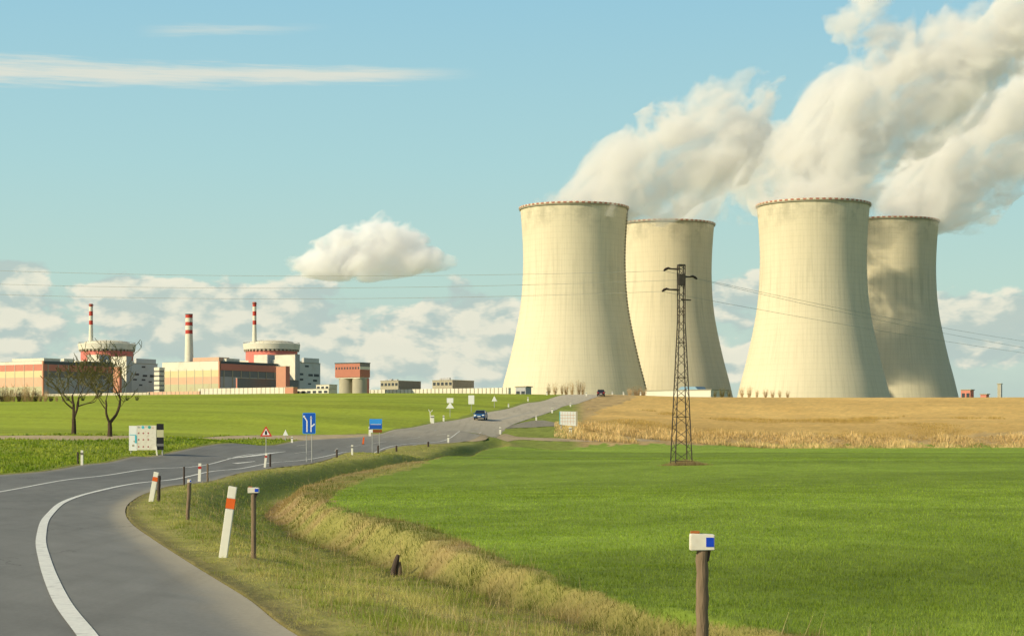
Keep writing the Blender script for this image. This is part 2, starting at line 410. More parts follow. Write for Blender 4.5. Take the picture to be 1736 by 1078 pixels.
# ------------------------------------------------------------------ roads
def P(s):
    if s[0]=='w': return (s[1],s[2])
    if s[0]=='y': return atY(s[1],s[2])
    return hit(*s)
def catmull(pts,n):
    pts=[Vector((p[0],p[1],0)) for p in pts]; q=[2*pts[0]-pts[1]]+pts+[2*pts[-1]-pts[-2]]; o=[]
    for i in range(len(pts)-1):
        a,b,c,d=q[i:i+4]
        for k in range(n):
            t=k/n; o.append(.5*((2*b)+(-a+c)*t+(2*a-5*b+4*c-d)*t*t+(-a+3*b-3*c+d)*t**3))
    o.append(pts[-1]); return [(p.x,p.y) for p in o]
main=[(('w',4,0),('w',-9,0)),(('w',.6,10),('w',-12,10)),((510,1078),('w',-15,24)),((420,1015),('w',-17,30)),((330,960),('w',-19,38)),((262,915),('w',-21,47)),
 ((226,890),('w',-22.5,55)),((213,872),('w',-23.6,63)),((216,856),('w',-24.0,70)),((234,842),('w',-24.2,76)),((262,831),('w',-24.2,82)),((300,822),(0,805)),((390,806),(139,788)),
 ((450,795),(219,775)),((560,777),(290,767)),((640,767),(484,751)),((760,751),(600,741)),((815,737),(650,734)),((860,724),(733,717)),((909,706),(825,699)),
 ((967,686),(885,685)),(('y',1028,440),('y',962,440)),(('w',31,505),('w',23,505)),(('w',52,640),('w',44,640))]
RR=catmull([P(a) for a,b in main],8); LL=catmull([P(b) for a,b in main],8)
side=[((815,741),(862,722)),((850,729),(890,715)),((905,724),(918,712)),((940,722),(945,716)),((985,722),(990,718))]
track_r=[((775,748),(815,735)),((822,746),(850,736)),((870,746),(880,740)),((930,747),(935,742)),((1010,748),(1010,743)),((1120,748),(1120,744))]
track_l=[((640,741),(640,735)),((560,748),(590,736)),((500,745),(500,737.5)),((400,744),(400,738)),((200,744),(200,738)),((0,744),(0,738)),((-250,746),(-250,740))]
def strip(pairs,n): return catmull([P(a) for a,b in pairs],n),catmull([P(b) for a,b in pairs],n)
SR=strip(side,6); TR=strip(track_r,6); TL=strip(track_l,6)
roads=[(RR,LL),SR]
def road_mesh(name,A,B,mat,colf,nx,lift):
    A=np.array(A);B=np.array(B); t=np.linspace(0,1,nx)
    X=A[:,None,0]*(1-t)+B[:,None,0]*t; Y=A[:,None,1]*(1-t)+B[:,None,1]*t
    Z=base(X,Y)+lift
    V=np.stack([X,Y,Z],-1).reshape(-1,3); r,c=X.shape
    i=np.arange(r-1)[:,None]*c+np.arange(c-1)[None]; Fa=np.stack([i,i+1,i+c+1,i+c],-1).reshape(-1,4)
    W=np.hypot(A[:,0]-B[:,0],A[:,1]-B[:,1])[:,None]
    dR=W*t; dL=W*(1-t)
    o=npmesh(name,V,Fa,mat,colf(X,Y,dR,dL).reshape(-1,3),True)
    return o
def asphalt_col(X,Y,dR,dL):
    n=fbm(X*.5,Y*.25,3); n2=fbm(X*2.5,Y*1.2,9)
    c=np.ones(X.shape+(3,))*np.array([.185,.185,.172])*(0.70+.35*n+.28*n2)[...,None]
    dust=np.array([.42,.37,.27])
    k=sstep(1.1,.15,dR+(n2-.5)*.5)*sstep(100,50,Y)*.55+sstep(.7,.0,dR)*.35
    k=np.clip(np.maximum(k,sstep(.6,0,dL)*.5),0,.85)
    # worn wheel tracks
    wt=np.exp(-((dR-1.5)/.4)**2)+np.exp(-((dR-3.0)/.4)**2)
    c*=(1+.10*wt*(n2))[...,None]
    k=np.clip(k+sstep(140,300,Y)*.55,0,.9)
    c=c*(1-k[...,None])+dust*k[...,None]
    f_=(sstep(190,330,Y)*.75)[...,None]
    return c*(1-f_)+np.array([.56,.49,.36])*(.85+.3*n2[...,None])*f_
ZR=-.0
road=tag(road_mesh('road',RR,LL,m_road,asphalt_col,40,0.0),kind='structure')
srd=tag(road_mesh('side_road',SR[0],SR[1],m_road,lambda X,Y,a,b:np.ones(X.shape+(3,))*np.array([.30,.27,.20]),10,-.012),kind='structure')
DIRT=np.array([.46,.36,.22])
tr=tag(road_mesh('path',TR[0],TR[1],m_ground,lambda X,Y,a,b:DIRT*(.75+.5*fbm(X*.6,Y*.3,4))[...,None],8,-.018),kind='structure')
tl=tag(road_mesh('path',TL[0],TL[1],m_ground,lambda X,Y,a,b:DIRT*(.75+.5*fbm(X*.6,Y*.3,4))[...,None],8,-.018),kind='structure')
def marking(mbuf,pts,w,n=10,lift=.012):
    q=catmull(pts,n) if len(pts)>2 else [tuple(np.array(pts[0])*(1-t)+np.array(pts[1])*t) for t in np.linspace(0,1,n)]
    q=np.array(q); d=np.gradient(q,axis=0); d/=np.linalg.norm(d,axis=1)[:,None]; nrm=np.stack([-d[:,1],d[:,0]],1)
    if not hasattr(w,'__len__'): w=[w,w]
    ww=np.interp(np.linspace(0,1,len(q)),np.linspace(0,1,len(w)),w)[:,None]
    rows=[q+nrm*ww*s for s in (-.5,0,.5)]
    V=[]; 
    for r in rows:
        z=base(r[:,0],r[:,1])+lift
        V+= [(a,b,c) for (a,b),c in zip(r,z)]
    m=len(q); Fc=[(k*m+i,k*m+i+1,(k+1)*m+i+1,(k+1)*m+i) for k in range(2) for i in range(m-1)]
    mbuf.add(V,Fc)
mk=MB()
lineB=[(165,1110),(148,1078),(102,1015),(76,950),(70,908),(84,872),(122,845),(180,829),(250,817),(330,805),(390,796),(450,786),(560,771.5),(650,760),(760,744),(815,733)]
marking(mk,[hit(*p) for p in lineB],[.21,.21,.20,.19,.18,.15,.12,.11],14)
marking(mk,[hit(-60,842),hit(0,833.5),hit(181,805.5),hit(397,775.5),hit(470,767)],[.14,.15,.13],14)
marking(mk,[hit(386,777.6),hit(435,771.8),hit(484,765.5)],[.12,.55,.10],10,.016)
marking(mk,[hit(398,785.5),hit(432,782)],[.4,.15],8)
mf=MB()
marking(mf,[hit(865,720.5),hit(905,706.5),hit(960,687.5),atY(1020,440)],.12,12)
for a,b in [((500,768.5),(530,765)),((545,763),(572,760)),((588,757.5),(612,755)),((632,751.5),(655,748.5)),((500,756),(520,753.5)),((690,744),(712,741)),((740,737.5),(762,734.5)),((790,730),(812,726)),((722,731),(740,728)),((648,741.5),(668,739)),((700,755),(724,751))]:
    marking(mf,[hit(*a),hit(*b)],.18,5)
marking(mf,[hit(838,713),hit(870,706),hit(905,697)],[.6,.25,.12],6)
tag(mf.build('faded_road_marking',m_faded),kind='structure')
mko=tag(mk.build('road_marking',m_paint),kind='structure')

# ------------------------------------------------------------------ ground sheet
def cols_angles():
    a=list(np.linspace(-.30,.30,430)); s=.0016
    r=[];t=.30
    while t<1.25: s*=1.09; t+=s; r.append(t)
    return np.array([-q for q in r[::-1]]+a+r)
ca=cols_angles()
rows=[4.0]
while rows[-1]<60: rows.append(rows[-1]*1.0062)
while rows[-1]<520: rows.append(rows[-1]*1.0075)
while rows[-1]<9000: rows.append(rows[-1]*1.05)
rows=np.array([-60,-30,-12,-4,0,2.5]+rows)
TT=np.tan(ca)
GY=np.broadcast_to(rows[:,None],(len(rows),len(ca))).copy()
GX=np.maximum(rows[:,None]+14*np.exp(-np.maximum(rows[:,None],0)/12)+np.where(rows[:,None]<0,-rows[:,None],0),10)*TT[None]
outline=RR+LL[::-1]
in_main=inside(GX,GY,outline); in_side=inside(GX,GY,SR[0]+SR[1][::-1])
in_tr=inside(GX,GY,TR[0]+TR[1][::-1])|inside(GX,GY,TL[0]+TL[1][::-1])
GZ=H(GX,GY)
GZ=np.where(in_main|in_side|in_tr,np.minimum(GZ,base(GX,GY))-.10,GZ)
# zones
jx=GX+(fbm(GX*.9,GY*.6,21)-.5)*np.clip(GY/60,.4,2.2); jy=GY+(fbm(GX*.7,GY*.3,33)-.5)*np.clip(GY/25,.3,10)
r_out=[(1400,300),(1400,2)]
crop_poly=FEDGE+[hit(1000,755),hit(1300,755),hit(1736,754),hit(2300,757),(700,290),(700,-60),(FEDGE[0][0],-60)]
brown_poly=[hit(975,734),hit(988,712),hit(1030,690),hit(1075,675),(35,500),(60,640),(2500,900),(2500,290),hit(2300,735),hit(1736,733),hit(1300,735),hit(1050,736)]
upleft_poly=[hit(-250,739),hit(0,737.5),hit(200,737.5),hit(400,737.5),hit(500,737),hit(590,735.5),hit(648,733),hit(733,714),hit(825,696),hit(885,682),atY(958,440),(22,505),(42,640),(-2500,900),(-2500,160)]
z_crop=inside(jx,jy,crop_poly); z_brown=inside(jx,jy,brown_poly); z_ul=inside(jx,jy,upleft_poly)
zone=np.zeros(GX.shape,int); zone[z_crop]=1; zone[z_brown&~z_crop]=2; zone[z_ul]=3
zone[(GY>560)]=4
lowleft=(GX<np.interp(GY,[b for a,b in LL],[a for a,b in LL])-.3)&(GY>15)&(GY<200)&(zone==0); zone[lowleft]=5
dd,ds=poly_dist(GX,GY,DITCH); de,_=poly_dist(GX,GY,outline[:len(RR)])
def shade(X,Y,zone,dd,ds,de):
    n=fbm(X*.8,Y*.45,2)[...,None]; n2=fbm(X*.12,Y*.05,6)[...,None]; n3=fbm(X*3,Y*1.6,8)[...,None]
    n4=fbm(X*.02+3,Y*.11,15)[...,None]
    C=np.zeros(X.shape+(3,))
    A=np.array
    verge=A([.25,.25,.055])*(1-n)+A([.38,.33,.11])*n
    dry=A([.35,.25,.11]); green=A([.085,.12,.02])
    # right bank of the ditch: dry straw on the crest near the bend, brown-green further along
    bank=((ds<0)&(dd<3.2))
    kb=np.clip(sstep(54,74,Y)*1.0*(1.25-dd/3.5)+.05+(n[...,0]-.5)*2.4,0,1)*np.where(bank,1,0)*sstep(3.2,1.2,dd)
    verge=verge*(1-kb[...,None])+dry*kb[...,None]
    slope=np.clip(((ds>0)&(dd<4.5))*sstep(4.5,1.5,dd)*sstep(25,60,Y)*(.55+(n2[...,0]-.3)),0,1)
    verge=verge*(1-slope[...,None])+A([.14,.19,.036])*slope[...,None]
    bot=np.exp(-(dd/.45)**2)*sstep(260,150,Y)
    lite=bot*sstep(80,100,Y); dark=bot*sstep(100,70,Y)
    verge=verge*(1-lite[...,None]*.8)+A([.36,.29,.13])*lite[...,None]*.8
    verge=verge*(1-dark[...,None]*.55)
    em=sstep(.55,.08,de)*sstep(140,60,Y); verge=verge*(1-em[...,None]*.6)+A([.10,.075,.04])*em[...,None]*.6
    dg=np.clip(sstep(240,262,Y)+0,0,1)*sstep(.030,.040,X/np.maximum(Y,1))
    vf=sstep(200,250,Y)[...,None]; verge=verge*(1-vf)+A([.24,.28,.05])*(.75+.5*n)*vf; verge=verge*(1-dg[...,None])+(A([.48,.34,.15])*(.7+.6*n))*dg[...,None]
    crop=A([.15,.22,.026])*(1-n)+A([.21,.285,.04])*n
    crop=crop*(.64+.82*n4)
    crop=crop*(1-.10*sstep(70,22,Y)[...,None])+A([.02,.05,.0])*0
    crop=crop*(1+.30*sstep(150,270,Y)[...,None])
    brown=(A([.64,.41,.125])*(1-n2)+A([.74,.50,.17])*n2)*(.85+.3*n)
    brown=brown*(1-.20*(np.clip(fbm(X*.02,Y*.06,44)-.45,0,1)*2)[...,None])
    brown=brown*(1-.18*sstep(340,310,Y)[...,None])
    ul=A([.265,.335,.026])*(1-n2)+A([.335,.38,.034])*n2
    ul=ul*(.74+.52*n4)*(.92+.16*fbm(X*.03,Y*.35,19)[...,None])*(1-.35*sstep(-5,40,X)*sstep(330,420,Y))[...,None]
    ll=A([.15,.21,.02])*(1-n)+A([.28,.32,.035])*n
    far=A([.20,.22,.05])*(.8+.4*n2)
    for k,c in ((0,verge),(1,crop),(2,brown),(3,ul),(4,far),(5,ll)):
        C=np.where((zone==k)[...,None],c,C)
    return C*(.82+.36*n3)
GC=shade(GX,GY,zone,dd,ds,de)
r,c=GX.shape
i=np.arange(r-1)[:,None]*c+np.arange(c-1)[None]; Fa=np.stack([i,i+1,i+c+1,i+c],-1).reshape(-1,4)
V=np.stack([GX,GY,GZ],-1).reshape(-1,3); GCf=GC.reshape(-1,3); zf=zone[:-1,:-1].reshape(-1)
names={0:'grass_verge',1:'green_field',2:'stubble_field',3:'hillside_field',4:'plateau_ground',5:'meadow'}
full_me=None
for k,nm in names.items():
    fs=Fa[zf==k]
    if not len(fs): continue
    u,inv=np.unique(fs,return_inverse=True)
    o=npmesh(nm,V[u],inv.reshape(-1,4),m_ground,GCf[u],True); tag(o,kind='structure')

# ------------------------------------------------------------------ grass as masses of blades
def blades(name,X,Y,h,w,colr,lean=.35,label=None,zoff=-.02,frm=1):
    n=len(X); Z=H(X,Y)+zoff
    th=rng.uniform(0,2*PI,n); ux,uy=np.cos(th)*w/2,np.sin(th)*w/2
    la=rng.uniform(0,2*PI,n); lr=rng.uniform(0,lean,n)*h
    B=np.stack([X,Y,Z],-1)
    V=np.empty((n,3,3)); V[:,0]=B+np.stack([ux,uy,0*ux],-1); V[:,1]=B-np.stack([ux,uy,0*ux],-1)
    V[:,2]=B+np.stack([np.cos(la)*lr,np.sin(la)*lr,h],-1)
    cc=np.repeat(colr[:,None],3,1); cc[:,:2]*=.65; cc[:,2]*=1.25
    o=npmesh(name,V.reshape(-1,3),np.arange(3*n).reshape(-1,3),m_blade,cc.reshape(-1,3))
    tag(o,label,'grass',kind='stuff'); return o
def scatter(n,y0,y1,pw=1.0,mar=.29):
    u=rng.random(n)
    if abs(pw-1)<1e-6: Y=y0*(y1/y0)**u
    else: Y=(y0**(1-pw)+u*(y1**(1-pw)-y0**(1-pw)))**(1/(1-pw))
    X=Y*rng.uniform(-mar,mar,n); return X,Y
def colmix(a,b,t,j=.25):
    c=np.array(a)*(1-t[:,None])+np.array(b)*t[:,None]; return c*rng.uniform(1-j,1+j,(len(t),1))
outl=outline
# verge and ditch
X,Y=scatter(620000,14,200,1.25)
x,y=X,Y
ok=~inside(x,y,outl)&~inside(x,y,crop_poly)&~inside(x,y,upleft_poly)
X,Y=X[ok],Y[ok]
ok=(X>np.interp(Y,[b for a,b in RR[:150]],[a for a,b in RR[:150]]))
Xv,Yv=X[ok],Y[ok]; Xl,Yl=X[~ok],Y[~ok]
d1,s1=poly_dist(Xv,Yv,DITCH); e1,_=poly_dist(Xv,Yv,RR)
keep=rng.random(len(Xv))<np.clip(e1/.5,0.05,1); Xv,Yv,d1,s1,e1=Xv[keep],Yv[keep],d1[keep],s1[keep],e1[keep]
nn=fbm(Xv*.8,Yv*.45,2); n5=fbm(Xv*2.2,Yv*1.4,12)
bank=(s1<0)&(d1<3.4)
tdry=np.clip((nn-.40)*2.2+.1,0,1); tdry=np.where(bank,np.clip(sstep(54,74,Yv)*(1.25-d1/3.5)+.05+(nn-.5)*3.0,0,1),tdry)
tdry=np.where(bank,tdry,np.clip((fbm(Xv*1.3,Yv*.8,91,3)-.36)*2.6,0,1)); cv=colmix((.22,.27,.045),(.58,.50,.19),tdry)*(.76+.6*fbm(Xv*.45,Yv*.22,93,3))[:,None]
cd=colmix((.15,.18,.04),(.38,.285,.13),tdry)*(.62+.62*fbm(Xv*1.2,Yv*.8,95,3))[:,None]; cv=np.where(bank[:,None],cd,cv)
slope=np.clip(((s1>0)&(d1<4.5))*sstep(4.5,1.5,d1)*sstep(25,60,Yv)*(.5+(fbm(Xv*.12,Yv*.05,6)-.3)),0,1)
cv=cv*(1-slope[:,None])+np.array([.19,.25,.05])*slope[:,None]
hv=(.035+.065*n5**2)*rng.uniform(.5,1.6,len(Xv))*np.where(bank,1.3,1)*(1+1.4*np.clip(fbm(Xv*3.1,Yv*2.3,77,2)-.60,0,1)*4)*np.clip(e1/.9,.5,1)*(1+.3*sstep(50,120,Yv))
wv=np.maximum(.007,Yv*.00032)*rng.uniform(.7,1.3,len(Xv))
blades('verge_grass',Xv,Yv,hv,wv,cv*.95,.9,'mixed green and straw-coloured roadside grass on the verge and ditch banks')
Xl2,Yl2=scatter(120000,60,200,.9,.32)
ok=(Xl2<np.interp(Yl2,[b for a,b in LL],[a for a,b in LL])-.4)&~inside(Xl2,Yl2,upleft_poly)&~inside(Xl2,Yl2,TL[0]+TL[1][::-1])&~inside(Xl2,Yl2,outl); Xl2,Yl2=Xl2[ok],Yl2[ok]
nn=fbm(Xl2*.8,Yl2*.3,2)
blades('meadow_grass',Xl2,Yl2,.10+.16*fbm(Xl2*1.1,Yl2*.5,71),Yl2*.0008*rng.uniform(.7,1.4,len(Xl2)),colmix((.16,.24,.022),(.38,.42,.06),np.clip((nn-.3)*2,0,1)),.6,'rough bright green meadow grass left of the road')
n=5200; k=rng.integers(0,len(Xv),n); k=k[(d1[k]<3.6)&(Yv[k]<150)]
blades('dead_stems',Xv[k]+rng.normal(0,.05,len(k)),Yv[k]+rng.normal(0,.05,len(k)),rng.uniform(.12,.34,len(k)),np.maximum(.007,Yv[k]*.00022),colmix((.30,.20,.09),(.62,.50,.28),rng.random(len(k)),.2),.7,'scattered tall dead stems standing in the ditch grass')
# winter crop
X,Y=scatter(640000,14,270,1.15)
ok=inside(X,Y,crop_poly); X,Y=X[ok],Y[ok]
nn=fbm(X*.8,Y*.45,2); n4=fbm(X*.02+3,Y*.11,15)
cc=colmix((.19,.27,.028),(.30,.40,.06),np.clip((nn-.25)*1.8,0,1),.35)*(.70+.65*n4)[:,None]
cc*=(.98-.14*sstep(70,22,Y)+.25*sstep(150,270,Y))[:,None]
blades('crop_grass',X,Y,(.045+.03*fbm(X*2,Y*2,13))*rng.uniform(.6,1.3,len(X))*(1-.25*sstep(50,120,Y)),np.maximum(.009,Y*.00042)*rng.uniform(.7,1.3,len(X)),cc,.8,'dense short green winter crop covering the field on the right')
# tall dry reeds between the crop and the stubble field
n=42000; px=rng.uniform(940,2100,n); Y=rng.uniform(266,302,n); X=(px-CX)/F*Y
cl=fbm(X*.35,Y*.1,51)+.08; ok=(cl>.36)&(Y>np.where(X>18,281,268)); X,Y,cl=X[ok],Y[ok],cl[ok]
blades('dry_reeds',X,Y,(.25+1.0*np.clip(cl-.36,0,1)*2)*rng.uniform(.5,1.2,len(X))*.95*np.where(X>8,1,.45),rng.uniform(.07,.16,len(X)),colmix((.50,.34,.15),(.78,.57,.30),np.clip((cl-.35)*3,0,1),.3),.7,'tall pale dry reeds in a ragged row beyond the green field')
n=60000; X,Y=rng.uniform(14,110,n),rng.uniform(298,372,n)
cl=fbm(X*.10,Y*.05,61); ok=cl>.50+.14*sstep(325,372,Y); X,Y,cl=X[ok],Y[ok],cl[ok]
blades('dry_weeds',X,Y,(.15+1.7*np.clip(cl-.5,0,1))*rng.uniform(.5,1.3,len(X)),rng.uniform(.03,.07,len(X)),colmix((.42,.29,.10),(.58,.40,.14),rng.random(len(X)),.25),.4,'hazy brown dead weeds along the lower edge of the stubble field')
# tuft of dead grass at the pylon foot
pxy=hit(1155,788)
n=2600; X=pxy[0]+rng.normal(.25,.75,n); Y=pxy[1]+rng.normal(0,.6,n)
blades('dead_grass_tuft',X,Y,rng.uniform(.12,.42,n)*np.exp(-((X-pxy[0]-.25)/1.2)**2),.03+0*X,colmix((.25,.18,.09),(.42,.32,.18),rng.random(n)),.9,'patch of dead grey-brown grass round the foot of the lattice pylon')

# ------------------------------------------------------------------ cooling towers
PROF=[(690,132),(680,128),(668,125.8),(655,122.5),(635,118),(620,113.5),(600,108.5),(587,105.5),(553,98),(520,91.8),(487,88),(453,86.4),(430,86),(400,87),(380,88.2),(362,89.6),(352,90.5)]
ptower=[]
def tower(px,s,label,mat,ladder=False):
    Y=1455/s; X=(px-CX)/F*Y; topz=(HY-{1.0:355,1.04:350,.90:382.5,.901:378}[s])/F*Y
    k=1455/F  # metres per profile pixel
    zb=topz-(690-347)*k
    t=thing('cooling_tower',label,'cooling tower',(X,Y,zb),0,'cooling towers of the power station')
    hs=[((690-p)*k,r*k) for p,r in PROF]
    hs[-1]=((690-349)*k,90.7*k)
    zz=np.linspace(0,hs[-1][0],70); rr=np.interp(zz,[a for a,b in hs],[b for a,b in hs])
    # smooth the profile
    for _ in range(6): rr[1:-1]=(rr[:-2]+2*rr[1:-1]+rr[2:])/4
    prof=[(r_,z_) for r_,z_ in zip(rr,zz)]+[(r_-1.2,z_) for r_,z_ in list(zip(rr,zz))[::-1]]
    prof.append(prof[0])
    MB().lathe(prof,144).build('shell',mat,t,smooth=True)
    R=rr[-1]; Z=zz[-1]
    mb=MB().lathe([(R-1.6,Z+.02),(R+.9,Z+.02),(R+1.0,Z+.9),(R-1.7,Z+.9),(R-1.6,Z+.02)],144)
    mb.build('rim_walkway',M('rim_concrete',(.36,.33,.24),.85,.1,.3),t,smooth=True)
    MB().lathe([(R+.2,Z+.92),(R+1.3,Z+.92),(R+1.3,Z+2.1),(R+.2,Z+2.1),(R+.2,Z+.92)],144).build('warning_rim',m_rim,t,smooth=True)
    if ladder:
        mb=MB(); a=math.radians(-12)
        for i in range(58):
            z_=10+i*(Z-12)/58; r_=float(np.interp(z_,zz,rr)); 
            Mx=Matrix.Rotation(a,4,'Z')@Matrix.Translation((r_,0,z_)); mb.box(-.1,1.1,-.6,.6,0,.9,Mx)
        for sgn in (-1,1):
            pts=[]
            for i in range(30):
                z_=10+i*(Z-10)/29; r_=float(np.interp(z_,zz,rr))+.7; pts.append((r_*math.cos(a)-sgn*.7*math.sin(a),r_*math.sin(a)+sgn*.7*math.cos(a),z_))
            mb.tube(pts,.13,5)
        mb.build('ladder',m_rimdark,t)
    # ring of slanting legs under the shell, standing on a foundation
    zg=Hs(X,Y)-zb
    ptower.append((t,X,Y,zb+Z,R))
    if zg<0:
        pass
    mb=MB()
    for i in range(56):
        a0=2*PI*i/56; r0=rr[0]+2.5; r1=rr[0]-.6
        for sg in (-1,1):
            a1=a0+sg*PI/56
            mb.tube([(r0*math.cos(a0),r0*math.sin(a0),-9),(r1*math.cos(a1),r1*math.sin(a1),.2)],.7,6)
    mb.build('legs',M('leg_concrete',(.33,.31,.25),.9,.1,.3),t)
    MB().lathe([(rr[0]+5,-14),(rr[0]+5,-9),(rr[0]-3,-9),(rr[0]-3,-14)],96).build('foundation_ring',m_rimdark2,t)
    return t
m_rim=rim_mat(); m_rimred=M('rim_red',(.42,.09,.05),.7,.15,.4); m_rimwhite=M('rim_white',(.62,.57,.44),.7,.1,.4); m_rimdark=M('ladder_steel',(.24,.21,.14),.8,.2,.5); m_rimdark2=M('foundation_concrete',(.3,.28,.22),.9,.1,.3)
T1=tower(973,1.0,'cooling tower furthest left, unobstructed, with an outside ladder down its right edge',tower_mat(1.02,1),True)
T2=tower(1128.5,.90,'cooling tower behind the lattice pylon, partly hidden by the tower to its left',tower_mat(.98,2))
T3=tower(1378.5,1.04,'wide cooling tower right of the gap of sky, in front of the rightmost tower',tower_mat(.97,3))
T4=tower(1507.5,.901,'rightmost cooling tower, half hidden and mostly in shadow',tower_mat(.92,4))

# ------------------------------------------------------------------ steam: scattering volumes with an added glow
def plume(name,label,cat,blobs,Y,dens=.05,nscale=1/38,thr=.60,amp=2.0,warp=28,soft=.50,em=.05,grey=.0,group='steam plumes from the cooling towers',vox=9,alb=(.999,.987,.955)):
    B=[]
    for b in blobs:
        px,py,rx=b[0:3]; rz=b[3] if len(b)>3 else rx; oy=b[4] if len(b)>4 else 0; wt=b[5] if len(b)>5 else 1
        B.append(((px-CX)/F*Y,Y+oy,(HY-py)/F*Y,1.30*rx/F*Y,1.30*min(rx,1.3*rz)/F*Y,1.30*rz/F*Y,wt))
    cx=sum(b[0] for b in B)/len(B); cz=sum(b[2] for b in B)/len(B)
    bm=bmesh.new()
    for b in B:
        mtx=Matrix.Translation((b[0]-cx,b[1]-Y,b[2]-cz))@Matrix.Diagonal((b[3]*1.0,b[4]*1.0,b[5]*1.0,1))
        bmesh.ops.create_icosphere(bm,subdivisions=3,radius=1,matrix=mtx)
    me=bpy.data.meshes.new(name); bm.to_mesh(me); bm.free()
    o=bpy.data.objects.new(name,me); COL.objects.link(o)
    md=o.modifiers.new('r','REMESH'); md.mode='VOXEL'; md.voxel_size=vox
    dg=bpy.context.evaluated_depsgraph_get(); me2=bpy.data.meshes.new_from_object(o.evaluated_get(dg)); o.modifiers.clear(); o.data=me2; bpy.data.meshes.remove(me); me2.name=name
    o.location=(cx,Y,cz)
    m,g,out=newmat(name+'_volume'); p=g.node('ShaderNodeTexCoord').outputs['Object']
    ax=Vector((.80,.10,.59)).normalized()
    pr=g.vm('SCALE',tuple(ax),g.vm('DOT_PRODUCT',p,tuple(ax),out=1))
    ps=g.vm('SUBTRACT',p,g.vm('SCALE',pr,.35))
    wn=g.noise(ps,nscale*.6,1,.5,out=1)
    pw=g.vm('ADD',p,g.vm('SCALE',g.vm('SUBTRACT',wn,(.5,.5,.5)),warp*2.6))
    tot=None
    for b in B:
        q=g.vm('MULTIPLY',g.vm('SUBTRACT',pw,(b[0]-cx,b[1]-Y,b[2]-cz)),(1/b[3],1/b[4],1/b[5]))
        dd_=g.vm('DOT_PRODUCT',q,q,out=1)
        c_=g.m('MULTIPLY',g.m('SUBTRACT',1.0,dd_,clamp=True),b[6])
        tot=c_ if tot is None else g.m('ADD',tot,c_)
    tot=g.m('MINIMUM',tot,.95)
    psw=g.vm('ADD',ps,g.vm('SCALE',g.vm('SUBTRACT',wn,(.5,.5,.5)),warp*2.0))
    n_=g.ss(.28,.72,g.noise(psw,nscale*1.05,3,.60))
    n2_=g.ss(.25,.75,g.noise(g.vm('ADD',psw,(37,11,5)),nscale*3.4,3,.62))
    fld=g.m('ADD',g.m('SUBTRACT',tot,thr),g.m('ADD',g.m('MULTIPLY',g.m('SUBTRACT',n_,.5),amp),g.m('MULTIPLY',g.m('SUBTRACT',n2_,.5),amp*.62)))
    den=g.m('MULTIPLY',g.m('MULTIPLY',g.ss(0.0,soft,fld),g.ss(0.0,.12,tot)),dens)
    v=g.node('ShaderNodeVolumePrincipled'); v.inputs['Color'].default_value=alb+(1,); v.inputs['Anisotropy'].default_value=0.0
    v.inputs['Density'].default_value=1; g.l.new(den,v.inputs['Density'])
    v.inputs['Emission Color'].default_value=(1.0,.93,.78,1); g.l.new(g.m('MULTIPLY',den,em),v.inputs['Emission Strength'])  # volume glows by itself, added to stand for deeper light scattering
    g.l.new(v.outputs[0],out.inputs['Volume'])
    m.cycles.volume_step_rate=VSTEP
    o.data.materials.clear(); o.data.materials.append(m)
    return tag(o,label,cat,group)
VSTEP=.38
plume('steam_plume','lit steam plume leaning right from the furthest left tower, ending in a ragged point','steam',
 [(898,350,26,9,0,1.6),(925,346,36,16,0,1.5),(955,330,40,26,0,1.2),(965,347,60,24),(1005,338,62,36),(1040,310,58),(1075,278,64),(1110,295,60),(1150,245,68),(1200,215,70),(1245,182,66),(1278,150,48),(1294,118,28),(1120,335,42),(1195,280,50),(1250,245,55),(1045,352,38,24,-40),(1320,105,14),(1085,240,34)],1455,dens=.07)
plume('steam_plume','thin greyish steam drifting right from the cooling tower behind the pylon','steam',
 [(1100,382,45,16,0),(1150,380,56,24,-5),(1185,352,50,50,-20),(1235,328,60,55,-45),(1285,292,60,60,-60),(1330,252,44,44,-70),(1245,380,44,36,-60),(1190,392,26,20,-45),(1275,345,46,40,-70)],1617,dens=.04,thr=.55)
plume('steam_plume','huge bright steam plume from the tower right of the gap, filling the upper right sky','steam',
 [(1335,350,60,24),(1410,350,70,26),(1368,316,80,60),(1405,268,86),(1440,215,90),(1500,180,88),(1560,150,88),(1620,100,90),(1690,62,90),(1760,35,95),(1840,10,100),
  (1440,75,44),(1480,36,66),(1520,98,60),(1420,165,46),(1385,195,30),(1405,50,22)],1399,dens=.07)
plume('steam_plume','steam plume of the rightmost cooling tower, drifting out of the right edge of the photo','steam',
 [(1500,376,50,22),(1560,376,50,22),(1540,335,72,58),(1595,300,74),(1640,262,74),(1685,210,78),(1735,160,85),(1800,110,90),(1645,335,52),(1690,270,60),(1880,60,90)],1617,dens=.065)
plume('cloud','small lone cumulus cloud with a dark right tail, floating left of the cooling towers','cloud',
 [(535,448,48,20),(575,438,58,32),(620,426,58,42),(662,410,44,44),(690,424,36,36),(722,442,34,18),(752,446,26,11),(600,452,80,14),(640,438,60,30),(774,440,16,8)],7000,dens=.034,nscale=1/95,warp=60,thr=.40,amp=1.25,soft=.6,em=.10,vox=25,group=None,alb=(.999,.998,.99))

